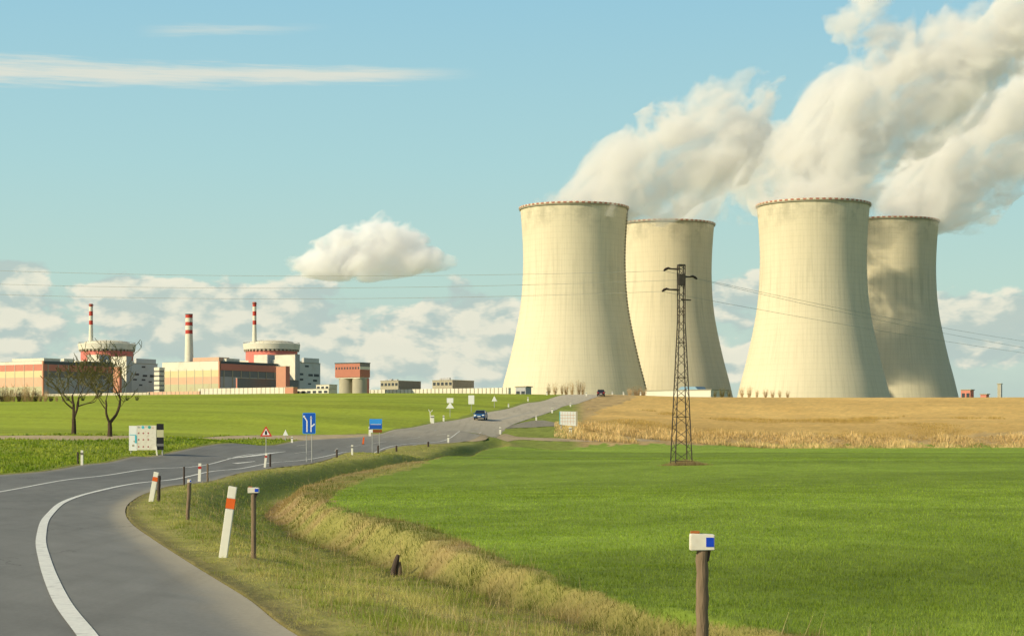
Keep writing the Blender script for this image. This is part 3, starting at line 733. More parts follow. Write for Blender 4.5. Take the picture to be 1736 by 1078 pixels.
# ------------------------------------------------------------------ power station on the left
m_cream=M('cream_cladding',(.72,.68,.55),.7,.06,.3,dirt=(.5,.46,.36)); m_redclad=M('red_cladding',(.58,.22,.16),.7,.08,.3); m_drum=M('drum_red',(.62,.19,.15),.7,.08,.3); m_yel=M('yellow_cladding',(.66,.58,.32),.7,.08,.3)
m_pinkclad=M('salmon_cladding',(.68,.42,.28),.7,.12,.3,dirt=(.62,.5,.35)); m_greenclad=M('pale_green_cladding',(.50,.48,.30),.7,.1,.3,dirt=(.5,.3,.2)); m_greyclad=M('grey_cladding',(.42,.42,.42),.7,.08,.3)
m_darkglass=M('dark_glazing',(.17,.17,.17),.35,.2,.4); m_roofd=M('roof_felt',(.10,.12,.12),.9,.15,.3); m_stack=M('stack_white',(.72,.68,.55),.7,.06,.3); m_stackred=M('stack_red',(.50,.06,.04),.7,.08,.3)
m_conc=M('old_concrete',(.42,.38,.28),.9,.15,.2,dirt=(.28,.25,.19)); m_paleconc=M('pale_panel_wall',(.56,.51,.39),.85,.1,.15,dirt=(.6,.42,.28)); m_orangeclad=M('orange_cladding',(.56,.27,.17),.8,.1,.3)
m_annex=M('annex_cladding',(.60,.60,.57),.7,.08,.3,dirt=(.5,.48,.42)); m_silored=M('silo_red_cladding',(.46,.18,.12),.8,.1,.3)
m_win=M('window_glass',(.05,.06,.07),.3,.2,.5)
ROT=math.radians(-30+0)
E1=Vector((-.84,.54,0)).normalized(); E2=Vector((.54,.84,0)).normalized()
def zpy(py,Y): return (HY-py)/F*Y
CUR=[0]
def bmat(px,Y,z=0):
    """local frame at the near corner: -x runs left along the lit face, +y runs back along the shaded face"""
    c=Vector(((px-CX)/F*Y,Y,z)); m=Matrix.Identity(4)
    m.col[0]=(-E1).to_4d()*1; m.col[1]=E2.to_4d(); m.col[2]=(0,0,1,0); m.col[3]=(c.x,c.y,c.z,1)
    m.col[0][3]=0; m.col[1][3]=0; CUR[0]=px; return m
def root_at(name,label,cat,px,Y,group=None):
    m=bmat(px,Y,0); z=Hs(m.translation.x,m.translation.y)
    t=thing(name,label,cat,(m.translation.x,m.translation.y,z),math.atan2(-E1.y,-E1.x),group); return t,z
def lw(pxw,Y):                                # metres along the lit face that cover a given width of the photo
    x0=(CUR[0]-CX)/F*Y; k=(CUR[0]-pxw-CX)/F; return (x0-k*Y)/(-E1.x+E1.y*k)
def rw(pxw,Y):                                # metres along the shaded face, allowing for perspective roughly
    x0=(CUR[0]-CX)/F*Y; k=(CUR[0]+pxw-CX)/F; return (k*Y-x0)/(E2.x-E2.y*k)
def slab(t,zr,name,mat,xl,xr,y0,y1,pyb,pyt,Y,ex=0):
    """a storey band: x from -xl to xr, y depth, heights from photo rows at distance Y"""
    z0=zpy(pyb,Y)-zr if pyb is not None else -3; z1=zpy(pyt,Y)-zr
    return MB().box(-xl-ex,xr+ex,y0-ex,y1+ex,z0,z1).build(name,mat,t)
def hall(px,Y,wl,wr,label,rows,left=True,extra=None):
    t,zr=root_at('turbine_hall',label,'industrial hall',px,Y,'turbine halls of the power station')
    L=lw(wl,Y); D=rw(wr,Y)
    r_=rows
    z=lambda p: zpy(p,Y)-zr
    MB().box(-L+.4,-.4,.4,D-.4,-3,z(r_[0])-.3).build('wall',m_greyclad,t)
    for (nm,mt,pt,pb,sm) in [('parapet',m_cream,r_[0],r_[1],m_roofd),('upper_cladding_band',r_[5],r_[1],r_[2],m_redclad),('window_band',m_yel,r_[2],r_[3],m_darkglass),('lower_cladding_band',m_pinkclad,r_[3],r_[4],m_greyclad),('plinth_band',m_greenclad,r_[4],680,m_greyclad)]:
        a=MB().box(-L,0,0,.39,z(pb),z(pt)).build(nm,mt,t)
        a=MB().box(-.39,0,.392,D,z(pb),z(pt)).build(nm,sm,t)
    # corner pier
    MB().box(-1.2,.35,-.35,1.2,-3,z(r_[0])+.3).build('corner_pier',m_orangeclad,t)
    # pilasters along the shaded face and the lit face
    mb=MB()
    for i in range(7): mb.box(.01,.35,6+i*D/7,7.3+i*D/7,-2,z(r_[1]))
    mb.build('pilasters',m_conc,t)
    mb=MB()
    for i in range(1,7): mb.box(-i*L/7-.3,-i*L/7+.3,-.3,-.005,-2,z(r_[1]))
    mb.build('cladding_ribs',m_paleconc,t)
    MB().box(-L+1,-1,1,D-1,z(r_[0])-.28,z(r_[0])+.25).build('roof',m_roofd,t)
    return t,zr,L,D,z
RY=1900
# left-hand unit
t,zr,L,D,z=hall(73,RY,110,117,'red and cream turbine hall at the left edge behind the bare trees',[612,617,628,639,655,m_redclad])
MB().box(-lw(58,RY),-3,4,26,z(612)+.26,z(606.5)).build('roof_monitor',m_cream,t)
MB().box(-6,-1.5,30,44,z(612)+.26,z(606)).build('roof_plant_room',m_cream,t)
MB().box(-16,-2,60,120,z(612)+.26,z(609)).build('roof_duct',m_roofd,t)
t,zr,L,D,z=hall(372,RY,97,100,'turbine hall with a long cream parapet, between the freestanding chimney and right reactor',[612,625,627,638,650,m_cream])
MB().box(-lw(54,RY),-lw(10,RY),8,24,z(612)+.26,z(604.5)).build('roof_plant_room',m_pinkclad,t)
MB().box(.395,.60,1.5,D-.5,z(627),z(616)).build('side_red_band',m_redclad,t)
MB().box(-10,-3,14,34,z(612)+.26,z(606.5)).build('roof_monitor',m_cream,t)

def reactor(cx,label,stx,top=514):
    Y=RY+150
    X=(cx-CX)/F*Y; zr=Hs(X,Y)
    t=thing('reactor_building',label,'reactor building',(X,Y,zr),0,'domed reactor buildings')
    k=Y/F; z=lambda p: zpy(p,Y)-zr
    R=47*k
    MB().lathe([(R*.93,-3),(R*.93,z(596.2))],64).build('drum_wall',m_drum,t,smooth=True)
    b0=MB().box(R*.92-.2,R*.99,-1.2,1.2,z(596.2)+.02,z(593.3)).build('cornice_bracket',m_conc,t)
    for i in range(1,40):
        b_=b0.copy(); COL.objects.link(b_); b_.parent=t; b_.rotation_euler=(0,0,2*PI*i/40)
    MB().lathe([(R*.90,z(596.2)+.01),(R*.90,z(593)),],64).build('louvre_band',m_darkglass,t,smooth=True)
    MB().lathe([(R*.91,z(593.2)),(R*1.0,z(593.2)),(R*1.03,z(584)),(R*.99,z(583)),(R*.90,z(583))],64).build('cornice',m_cream,t,smooth=True)
    MB().lathe([(R*.80,z(583.6)),(R*.80,z(581)),(R*.72,z(579.2)),(R*.5,z(577.6)),(R*.25,z(576.9)),(.01,z(576.6))],64).build('dome',m_cream,t,smooth=True)
    mb=MB(); n=40
    for i in range(n):
        a=2*PI*i/n; mb.tube([(R*math.cos(a),R*math.sin(a),z(583)),(R*math.cos(a),R*math.sin(a),z(583)+1.3)],.1,4)
    pts=[(R*math.cos(2*PI*i/n),R*math.sin(2*PI*i/n),z(583)+1.3) for i in range(n+1)]
    mb.tube(pts,.12,4); mb.build('railing',m_rimdark,t)
    # square foot building round the drum
    mb=MB(); Mx=Matrix.Rotation(math.atan2(-E1.y,-E1.x),4,'Z')
    s=R*.86; mb.box(-s*1.0,s*1.0,-s,s,-3,z(612),Mx); mb.build('base_block',m_cream,t)
    s2=z(603.5); 
    MB().box(s*.10,s*.80,-s*1.25,-s*.45,-3,s2,Mx).build('stair_tower',m_cream,t)
    MB().box(s*.802,s*.83,-s*1.24,-s*.46,-3,s2-.3,Mx).build('shaded_wall',m_greyclad,t)  # grey colour stands for the shade on this side of the pale tower
    # vent stack
    sx=(stx-cx)*k; sy=-R*.55; r=4.0*k
    zz_=[583,553.5,548,540,532.5,526,top+6,top]
    MB().lathe([(r*1.0,z(583)),(r*.8,z(552))],20,(sx,sy,0)).build('stack_shaft',m_stack,t,smooth=True)
    b=[(552,545,m_stackred),(545,537,m_stack),(537,529.5,m_stackred),(529.5,521.5,m_stack),(521.5,top,m_stackred)]
    for (p0,p1,mm) in b:
        MB().lathe([(r*.82,z(p0)+.01),(r*.82,z(p1))],20,(sx,sy,0)).build('stack_band',mm,t,smooth=True)
    MB().lathe([(r*1.15,z(top+2.5)),(r*1.15,z(top+1.8))],20,(sx,sy,0)).build('stack_platform',m_rimdark,t,smooth=True)
    return t
reactor(181.5,'left domed reactor building with a thin striped vent stack, behind the bare trees',160,517)
reactor(460.5,'right domed reactor building with a thin striped vent stack, near the silo building',435,514)
def annex(px,Y,wl,wr,top,label,wins,hatbox):
    t,zr=root_at('annex_building',label,'building',px,Y,'grey annex blocks beside the reactors')
    L=lw(wl,Y); D=rw(wr,Y); z=lambda p: zpy(p,Y)-zr
    MB().box(-L,0,0,D,-3,z(top)).build('wall',m_annex,t)
    MB().box(-L-.3,.3,-.3,D+.3,z(top),z(top)+.8).build('roof',m_conc,t)
    MB().box(-L,-L*.05,D*.25,D*.95,z(top)+.8,z(top-hatbox)).build('roof_plant_room',m_annex,t)
    for (u,py,sz) in wins:
        y=u*D; w_=MB().box(.003,.25,y-sz*3.0,y+sz*3.0,z(py+1.6*sz),z(py-1.6*sz)).build('window',m_win,t)
    MB().box(-L-.28,-L*.02,-.28,-.02,-3,z(top)-.02).build('lit_end_wall',m_cream,t)  # sunlight on this end is put into its paler colour
    return t
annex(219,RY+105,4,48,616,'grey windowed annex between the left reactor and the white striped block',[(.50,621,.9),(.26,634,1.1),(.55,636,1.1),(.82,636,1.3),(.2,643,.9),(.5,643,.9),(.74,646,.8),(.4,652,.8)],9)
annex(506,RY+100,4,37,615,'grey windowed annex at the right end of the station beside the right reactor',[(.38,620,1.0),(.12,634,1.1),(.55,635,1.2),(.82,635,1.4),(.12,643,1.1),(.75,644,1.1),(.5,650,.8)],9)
# striped white block between the halls
t,zr=root_at('office_block','narrow white office block with dark window strips between the two halves of the station','building',270,RY-30)
D=rw(9,RY); z=lambda p: zpy(p,RY-30)-zr
for i in range(6):
    MB().box(-7,0,0,D,z(668-i*8),z(668-i*8)+3.2).build('floor_band',m_cream,t)
    if i<5: MB().box(-6.8,-.2,.2,D-.2,z(668-i*8)+3.2,z(668-i*8-8)).build('window_strip',m_darkglass,t)
MB().box(-6.9,-.1,.1,D-.1,-3,z(668)).build('ground_floor',m_cream,t)
# freestanding chimney
cY=RY+40; cXx=(320.5-CX)/F*cY; zr=Hs(cXx,cY); k=cY/F; z=lambda p: zpy(p,cY)-zr
t=thing('chimney','freestanding thick chimney with three red bands at its top, between the two reactors','chimney',(cXx,cY,zr))
MB().lathe([(8.4*k,-2),(7.2*k,z(600)),(6.2*k,z(566))],28).build('shaft',m_stack,t,smooth=True)
for p0,p1,mm in [(566,559.5,m_stackred),(559.5,552,m_stack),(552,546,m_stackred),(546,539,m_stack),(539,532.5,m_stackred)]:
    MB().lathe([(6.2*k,z(p0)+.01),(6.1*k,z(p1))],28).build('painted_band',mm,t,smooth=True)
MB().lathe([(6.6*k,z(533.5)),(6.6*k,z(532.2)),(5.2*k,z(532.2)),(5.2*k,z(533.5)),(6.6*k,z(533.5))],28).build('rim',m_roofd,t,smooth=True)
# low works buildings
def low(name,label,cat,px0,px1,pt,Y,mat,depth=14,corner=None,mat2=None,roof=True,group=None,wins=0,pier=None):
    c=corner if corner is not None else px1
    t,zr=root_at(name,label,cat,c,Y,group); z=zpy(pt,Y)-zr
    L=lw(c-px0,Y); D=rw(px1-c,Y) if corner is not None and px1>c else depth
    MB().box(-L,0,0,D,-3,z).build('wall',mat,t)
    if mat2: MB().box(.003,.3,.0,D,-3,z-.2).build('shaded_wall',mat2,t)  # side away from the sun: shade put into a separate wall colour
    if roof: MB().box(-L-.3,.5,-.3,D+.3,z,z+.35).build('roof',m_conc,t)
    for i in range(wins):
        x=-L+(i+.5)*L/wins
        MB().box(x-L/wins*.3,x+L/wins*.3,-.2,-.003,z-3.6,z-1.5).build('window',m_win,t)
    if pier:
        mb=MB()
        for i in range(pier): mb.box(-L+(i+.5)*L/pier-.25,-L+(i+.5)*L/pier+.25,-.25,-.003,-3,z)
        mb.build('panel_posts',m_conc,t)
    return t
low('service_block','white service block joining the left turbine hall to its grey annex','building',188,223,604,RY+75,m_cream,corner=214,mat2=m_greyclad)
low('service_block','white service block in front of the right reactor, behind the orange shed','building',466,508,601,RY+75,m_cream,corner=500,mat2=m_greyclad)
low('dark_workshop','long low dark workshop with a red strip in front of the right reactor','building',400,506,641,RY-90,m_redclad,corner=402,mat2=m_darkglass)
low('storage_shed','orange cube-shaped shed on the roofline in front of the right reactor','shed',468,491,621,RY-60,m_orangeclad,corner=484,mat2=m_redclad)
low('storage_shed','small orange shed behind the crown of the right bare tree','shed',192,206,622,RY-60,m_orangeclad,corner=202,mat2=m_redclad)
low('perimeter_wall','pale concrete perimeter wall behind the two bare trees','wall',76,252,665,RY-190,m_paleconc,2,roof=False,pier=26)
low('perimeter_wall','long pink-tinged perimeter wall under the striped office block','wall',250,338,663,RY-200,m_pinkclad,2,roof=False,pier=12)
low('panel_wall','cream panelled wall in front of the right turbine hall','wall',336,500,656,RY-210,m_cream,3,roof=False,pier=22)
low('brown_hut','small brown hut standing in the cream panelled wall','hut',483,497,656,RY-225,m_orangeclad,6)
low('gate_house','low cream house with a row of dark windows right of the brown hut','building',500,557,659,RY-230,m_cream,10,wins=6)
low('rooftop_house','small cream house just left of the silo building','building',536,558,652,RY-150,m_cream,12,wins=3)
# silo building
sY=1300
t,zr=root_at('silo_building','red box-shaped building raised on two fat concrete silos','building',610,sY); z=lambda p: zpy(p,sY)-zr
L=lw(42,sY); D=rw(17,sY)
for pt,pb,ma,mb_ in [(615.5,621,m_silored,m_darkglass),(621,626,m_silored,m_cream),(626,639,m_silored,m_silored)]:
    MB().box(-L,0,0,D,z(pb),z(pt)).build('cladding_band',ma,t)
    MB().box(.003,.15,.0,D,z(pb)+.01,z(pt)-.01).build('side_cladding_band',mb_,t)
MB().box(-L-.3,.4,-.3,D+.3,z(615.5),z(614)).build('roof',m_roofd,t)
mb=MB()
for i in range(9): mb.box(-L+(i+.3)*L/9,-L+(i+.75)*L/9,-.12,-.003,z(625.3),z(621.8))
mb.build('window_band',m_win,t)
for cx_ in (-L*.74,-L*.20):
    MB().lathe([(L*.24,-3),(L*.24,z(641)),],32,(cx_,L*.26,0)).build('silo',m_conc,t,smooth=True)
MB().box(-L*.96,-L*.02,.5,D-.3,z(641)-.0,z(639)).build('deck_slab',m_cream,t)
MB().box(-L*.05,L*.02,D*.5,D*.9,-3,z(641)).build('rear_column',m_redclad,t)
low('long_wall','very long pale wall from the silo building to the cooling tower','wall',600,862,657,1280,m_cream,3,roof=False,pier=40)
def flat_block(a,c,b,top,label):
    t=low('flat_roofed_block',label,'building',a,b,top,1420,m_conc,corner=c,mat2=m_darkglass,group='flat roofed blocks behind the long wall',wins=5)
    zr=t.location.z; z=zpy(top,1420)-zr
    rr_=random.Random(int(a))
    for i in range(5):
        x=-rr_.uniform(1,lw(c-a,1420)*.9); y=rr_.uniform(1,8); s=rr_.uniform(.6,1.6)
        MB().box(x-s,x+s,y,y+s,z+.36,z+rr_.uniform(1,2.2)).build('rooftop_unit',m_greyclad,t)
flat_block(645,675,713,645.5,'flat roofed low block nearer the silo building')
flat_block(733,767,803,644.5,'flat roofed low block nearer the cooling towers')
low('gateway_shed','small grey shed at the foot of the furthest left cooling tower','shed',874,891,656,700,m_greyclad,4,wins=2)
m_canopy=M('dull_blue_roof',(.22,.36,.46),.6,.1,.5)
def lowbld():
    t=low('white_hall','long low white hall at the foot of the tower behind the pylon','building',1094,1205,661,900,m_cream,20)
    zr=t.location.z; z=zpy(661,900)-zr
    MB().prism([(-20,z+.36),(-9,z+.36),(-10.5,z+1.9),(-18,z+1.9)],4,14).build('blue_canopy',m_canopy,t)
lowbld()
low('red_roofed_house','tiny red house on the skyline right of the towers','house',1629,1645,661,900,m_redclad,5,wins=2)
t=low('grey_mast_house','small grey tower on the skyline at the far right','tower',1691,1698,651,900,m_conc,5,corner=1696,mat2=m_greyclad)
low('brick_shed','low dark shed between the red house and the grey tower','shed',1662,1672,668.5,900,m_redclad,4)

# ------------------------------------------------------------------ signs, posts
def gpos(s):
    x,y=P(s); return (x,y,Hs(x,y))
def delineator(loc,h=1.05,w_=.13,lean=0,label='',band=m_orange,group='white roadside marker posts',lo=.14,mid=True):
    t=thing('marker_post',label,'marker post',loc,0,group); t.rotation_euler=(0,lean,0)
    d_=.055
    ph=h
    MB().box(-w_/2,w_/2,-d_/2,d_/2,-.15,h*.69).build('post',m_white,t,bevel=.012)
    MB().box(-w_/2-.002,w_/2+.002,-d_/2-.002,d_/2+.002,h*.69,h*.83).build('reflector_band',band,t)
    MB().prism([(-w_/2,h*.83),(w_/2,h*.83),(w_/2,h*.995),(-w_/2,h*1.0)],-d_/2,d_/2).build('cap',m_white,t,bevel=.008)
    return t
p1=hit(378,945)
s1=1/F*p1[1]
delineator((p1[0],p1[1],Hs(*p1)),122*s1,.145,math.radians(8),'large leaning white marker post with an orange band, nearest to the camera',)
p2=hit(256,850); s_=p2[1]/F
delineator((p2[0],p2[1],Hs(*p2)),51*s_,.17,math.radians(10.5),'leaning white marker post with an orange band at the tip of the bend')
p3=hit(338,816); s_=p3[1]/F
m_redband=M('red_reflector',(.45,.04,.03),.4,.1,20)
delineator((p3[0],p3[1],Hs(*p3)),31*s_,.13*1.2,math.radians(2),'upright white marker post with a red band beside a thin dark stake',m_redband)
p4=hit(449,792); s_=p4[1]/F
delineator((p4[0],p4[1],Hs(*p4)),24*s_,.15,math.radians(6),'white marker post just below the red warning triangle',m_redband)
m_greyband=M('grey_reflector',(.16,.15,.14),.4,.1,20)
def dl(px,py,hpx,label,band=m_greyband,Y=None,wpx=None):
    q=hit(px,py) if Y is None else atY(px,Y); s=q[1]/F
    return delineator((q[0],q[1],Hs(*q)),hpx*s,(wpx or max(3.2,hpx*.2))*s,0,label,band)
dl(597,771,17,'white marker post on the right road edge between the two blue signs')
dl(760,750,12.5,'white marker post on the right road edge before the junction',wpx=3.2)
dl(139,788,25,'white marker post standing in the meadow grass on the left of the road',wpx=4.4)
dl(848,736,12,'white marker post where the sandy path leaves the junction')
dl(733,717,13,'thick white marker post on the left road edge below the forked post',wpx=6)
dl(752,714,10,'slim white marker post just right of the thick one on the left road edge',wpx=3)
dl(909,712,8,'short marker post at the tip of the grassy island by the junction',wpx=2.6)
dl(936,700,9,'marker post on the grass left of the white notice board',wpx=3)
dl(967,689,6,'marker post above the white notice board on the right edge of the climbing road',wpx=2.4)
dl(862,690,6,'marker post on the left edge of the climbing road right of the triangular sign',wpx=2.4)
dl(895,680,7,'marker post on the left edge of the climbing road below the grey shed',wpx=2.4)
for px,l in ((927,'marker post on the left edge near the crest, below the bare shrubs'),(1038,'marker post at the crest just right of the dark car'),(1057,'marker post at the crest second to the right of the dark car'),(1086,'marker post at the crest furthest right, before the white hall'),(994,'marker post on the right road edge just below the dark car')):
    dl(px,0,6.5,l,Y=425 if px in(927,994) else 452,wpx=2.4)
dl(495,750,10,'small white marker post at the mouth of the sandy path',wpx=3.4)
dl(627,739,16,'white post immediately left of the blue and brown sign',wpx=4)
dl(967,737,13,'short wide white post in front of the white notice board',wpx=5)

def stake(loc,h,r,label,box=None,lean=0,rz=0,mat=m_wood,group='wooden stakes with wildlife reflectors'):
    t=thing('wooden_stake',label,'stake',loc,rz,group); t.rotation_euler=(0,lean,rz)
    rr_=random.Random(int(abs(loc[0]*997+loc[1])))
    n=14; pts=[(rr_.uniform(-.12,.12)*r,rr_.uniform(-.12,.12)*r,-.2+(h+.2)*i/(n-1)) for i in range(n)]
    MB().tube(pts,[r*rr_.uniform(.92,1.06) for _ in range(n)],14).build('stake',mat,t,smooth=True)
    if box:
        bw,bh,bd=box
        # housing: rounded block with a pointed skirt behind
        MB().prism([(-bw*.5,h-bh*.15),(-bw*.42,h-bh*.15-.0),(bw*.5,h-bh*.12),(bw*.5,h+bh*.78),(-bw*.46,h+bh*.85),(-bw*.5,h+bh*.7)],-bd/2,bd/2).build('reflector_box',m_box,t,bevel=.006)
        MB().box(bw*.14,bw*.46,-bd/2-.004,-bd/2+.01,h+.08*bh,h+.62*bh).build('blue_reflector',m_blue,t)
        MB().box(-bw*.47,-bw*.10,-bd*.3,bd*.3,h+bh*.83,h+bh*.98).build('orange_tab',m_orange2,t,bevel=.004)
        MB().prism([(bw*.05,h-bh*.13),(bw*.36,h-bh*.13),(bw*.28,h-bh*.75),(bw*.12,h-bh*.95)],-bd*.2,bd*.35).build('bracket',m_wood_d,t)
    return t
m_orange2=M('faded_orange',(.42,.14,.03),.6,.2,20)
Yn=16.0; xn=(1190-CX)/F*Yn; zn=Hs(xn,Yn); ztop=(HY-928)/F*Yn
stake((xn,Yn,zn),ztop-zn,.052,'thick round wooden stake with a white box and blue reflector, nearest on the right',(.205,.145,.13))
q=hit(430,946); s_=q[1]/F
stake((q[0],q[1],Hs(*q)),112*s_,.043,'wooden stake with a white cap and blue reflector right of the large leaning marker post',(.19,.10,.12))
q=hit(318,881); s_=q[1]/F
stake((q[0],q[1],Hs(*q)),64*s_,.05,'bare leaning wooden stake between the two leaning marker posts',(.10,.09,.08),lean=.05)
q=hit(269,850); s_=q[1]/F
stake((q[0],q[1],Hs(*q)),44*s_,.055,'dark stake directly behind the leaning marker post at the tip of the bend',mat=m_wood_d,lean=.02)
for px,py,h,l in ((312,824,33,'thin dark stake left of the marker post with the red band'),(352,816,30,'thin stake right of the marker post with the red band'),(458,791,22,'thin dark stake right of the post below the warning triangle'),(571,775,13,'short dark stake on the road edge left of the middle marker post'),(726,757,8,'tiny dark stake on the right road edge before the junction'),(641,769,14,'short dark stake at the foot of the blue and brown sign'),(672,765,10,'short thin stake right of the blue and brown sign'),(132,786,20,'thin dark stake beside the white post in the left meadow')):
    q=hit(px,py); s=q[1]/F; stake((q[0],q[1],Hs(*q)),h*s,1.6*s,l,mat=m_wood_d if px!=352 else m_wood)
# weathered stump in the ditch
q=hit(672,975); s=q[1]/F; zz=Hs(*q)
t=thing('wooden_stump','short dark weathered stump leaning in the ditch','stump',(q[0],q[1],zz))
MB().tube([(-.06,0,-.1),(-.045,0,.1),(0,0,.28),(.035,.0,35*s)],[.062,.06,.052,.034],10).build('trunk',m_wood_d,t,smooth=True)
MB().tube([(.06,.02,-.1),(.055,.02,.15),(.06,.02,.26)],[.05,.045,.02],8).build('splinter',m_wood,t,smooth=True)

def sign_base(name,label,cat,loc,rz=0,group=None): return thing(name,label,cat,loc,rz,group)
# warning triangle
q=hit(451,783); s=q[1]/F; z0=Hs(*q)
t=sign_base('warning_sign','red bordered warning triangle on a thin pole in front of the sandy path','traffic sign',(q[0],q[1],z0))
def Z(py,Y=q[1],z0=z0): return (HY-py)/F*Y-z0
MB().tube([(0,.03,-.2),(0,.03,Z(723))],.028,8).build('pole',m_metal,t,smooth=True)
def tri(sc_,y0,y1,cz): 
    r=10.2*s*sc_; return [(-r,cz-r*.58),(r,cz-r*.58),(0,cz+r*1.15)]
cz=Z(733.5)
MB().prism(tri(1,-.01,.01,cz),-.012,.012).build('red_border',m_signred,t)
MB().prism(tri(.62,0,0,cz),-.018,-.0125).build('white_face',m_signwhite,t)
MB().prism([(-.06,cz-.12),(.06,cz-.12),(.085,cz+.02),(.03,cz+.16),(-.03,cz+.16),(-.085,cz+.02)],-.023,-.0185).build('symbol',m_black,t)
# blue lane arrow sign
q=hit(524,783); s=q[1]/F; z0=Hs(*q)
t=sign_base('lane_sign','tall blue sign with two white lane arrows on two poles','traffic sign',(q[0],q[1],z0))
Z=lambda py: (HY-py)/F*q[1]-z0
for dx_ in (-4.5,4.5): MB().tube([(dx_*s,.04,-.2),(dx_*s,.04,Z(702))],.03,8).build('pole',m_metal,t,smooth=True)
def rrect(x0,x1,z0_,z1_,r,n=5):
    o=[]
    for cx_,cz_,a in ((x1-r,z1_-r,0),(x0+r,z1_-r,90),(x0+r,z0_+r,180),(x1-r,z0_+r,270)):
        for i in range(n+1):
            b=math.radians(a+90*i/n); o.append((cx_+r*math.cos(b),cz_+r*math.sin(b)))
    return o
MB().prism(rrect(-11*s,11*s,Z(735),Z(699.5),2*s),-.012,.012).build('white_edge',m_signcyan,t)
MB().prism(rrect(-10.2*s,10.2*s,Z(734.2),Z(700.3),1.7*s),-.016,-.0125).build('face',m_signblue,t)
def u(x,py): return (x*s,Z(py))
mb=MB()
mb.prism([u(-4.6,732),u(-2.6,732),u(-2.6,713),u(-4.6,713.5)],-.022,-.0165)
mb.prism([u(-4.6,713.4),u(-2.6,712.9),u(-7.6,705.8),u(-9.6,706.2)],-.022,-.0165)
mb.prism([u(-10,708),u(-10,704),u(-6.4,704.5)],-.022,-.0165)
mb.build('left_arrow',m_signwhite,t)
mb=MB()
mb.prism([u(2.4,732),u(4.2,732),u(4.2,708),u(2.4,708)],-.022,-.0165)
mb.prism([u(1.4,709.5),u(5.2,709.5),u(3.3,704)],-.022,-.0165)
mb.prism([u(4.21,724),u(4.21,721.5),u(9.2,717.2),u(9.8,719.6)],-.022,-.0165)
mb.build('right_arrow',m_signwhite,t)
# blue and brown direction sign
q=hit(637,767); s=q[1]/F; z0=Hs(*q)
t=sign_base('direction_sign','blue direction sign with a small brown panel beneath it','traffic sign',(q[0],q[1],z0))
Z=lambda py: (HY-py)/F*q[1]-z0
for dx_ in (-6,6): MB().tube([(dx_*s,.04,-.2),(dx_*s,.04,Z(711))],.03,8).build('pole',m_metal,t,smooth=True)
MB().box(-10.6*s,10.6*s,-.012,.012,Z(718.5),Z(710)).build('upper_panel',m_signcyan,t)
MB().box(-10.6*s,10.6*s,-.014,.012,Z(727),Z(718.5)-.005).build('lower_panel',m_signblue,t)
MB().box(-9*s,9*s,-.02,-.0145,Z(719.6),Z(718.9)).build('divider',m_signwhite,t)
MB().box(-5*s,10.6*s,-.012,.012,Z(733),Z(728)).build('brown_panel',m_brown,t)
MB().box(-10.6*s,-5.1*s,-.012,.012,Z(733),Z(728)).build('white_panel',m_signwhite,t)
# signs seen from behind on the left road edge
def back_sign(px,pyb,shapes,label,name='traffic_sign'):
    q=hit(px,pyb); s=q[1]/F; z0=Hs(*q)
    t=sign_base(name,label,'traffic sign',(q[0],q[1],z0),group='white traffic signs on the left road edge')
    Z=lambda py: (HY-py)/F*q[1]-z0
    top=min(a[3] for a in shapes)
    MB().tube([(0,.05,-.2),(0,.05,Z(top+1))],.045,8).build('pole',m_metal,t,smooth=True)
    for (sh,w_,pb,pt) in shapes:
        if sh=='r': MB().prism(rrect(-w_/2*s,w_/2*s,Z(pb),Z(pt),.8*s),-.03,.0).build('plate',m_signwhite,t)
        elif sh=='t': MB().prism([(-w_/2*s,Z(pb)),(w_/2*s,Z(pb)),(0,Z(pt))],-.03,.0).build('plate',m_signwhite,t)
        elif sh=='c':
            r_=w_/2*s; cz_=(Z(pb)+Z(pt))/2; MB().prism([(r_*math.cos(2*PI*i/20),cz_+r_*math.sin(2*PI*i/20)) for i in range(20)],-.03,0).build('plate',m_signwhite,t)
    return t
back_sign(763,707,[('r',11,683,674.5),('t',14,692,682)],'white pair of plates, one square over a triangle, on the left road edge')
back_sign(799,698,[('r',10,685,670)],'tall white rectangular plate between the square-and-triangle pair and the blue car')
back_sign(838,691,[('t',9.5,680,671)],'small white triangular plate above and right of the blue car')
back_sign(484,747,[('t',9,738,728)],'tiny white triangular plate at the mouth of the sandy path on the left')
# forked post
q=hit(731,715); s=q[1]/F; z0=Hs(*q)
t=sign_base('forked_post','thin post with a small fork-shaped top behind the thick marker post','post',(q[0]-.1,q[1]+.5,z0))
Z=lambda py: (HY-py)/F*q[1]-z0
MB().tube([(0,0,-.2),(-.08,0,Z(699))],.06,6).build('post',m_white,t)
MB().tube([(-.3,0,Z(694)),(-.08,0,Z(699)),(.3,0,Z(695))],.06,6).build('fork',m_white,t)
# orange marker standing on the road
q=hit(616,753); s=q[1]/F
t=thing('traffic_beacon','orange red upright beacon standing on the asphalt by the junction','beacon',(q[0],q[1],Hs(*q)+.0))
MB().prism([(-2.0*s,0.03),(1.0*s,0.03),(2.2*s,12*s),(-.6*s,12.4*s)],-.02,.02).build('board',m_orange,t,bevel=.004)
MB().box(-2.6*s,2.0*s,-.15,.15,-.02,.03).build('foot',m_black,t)
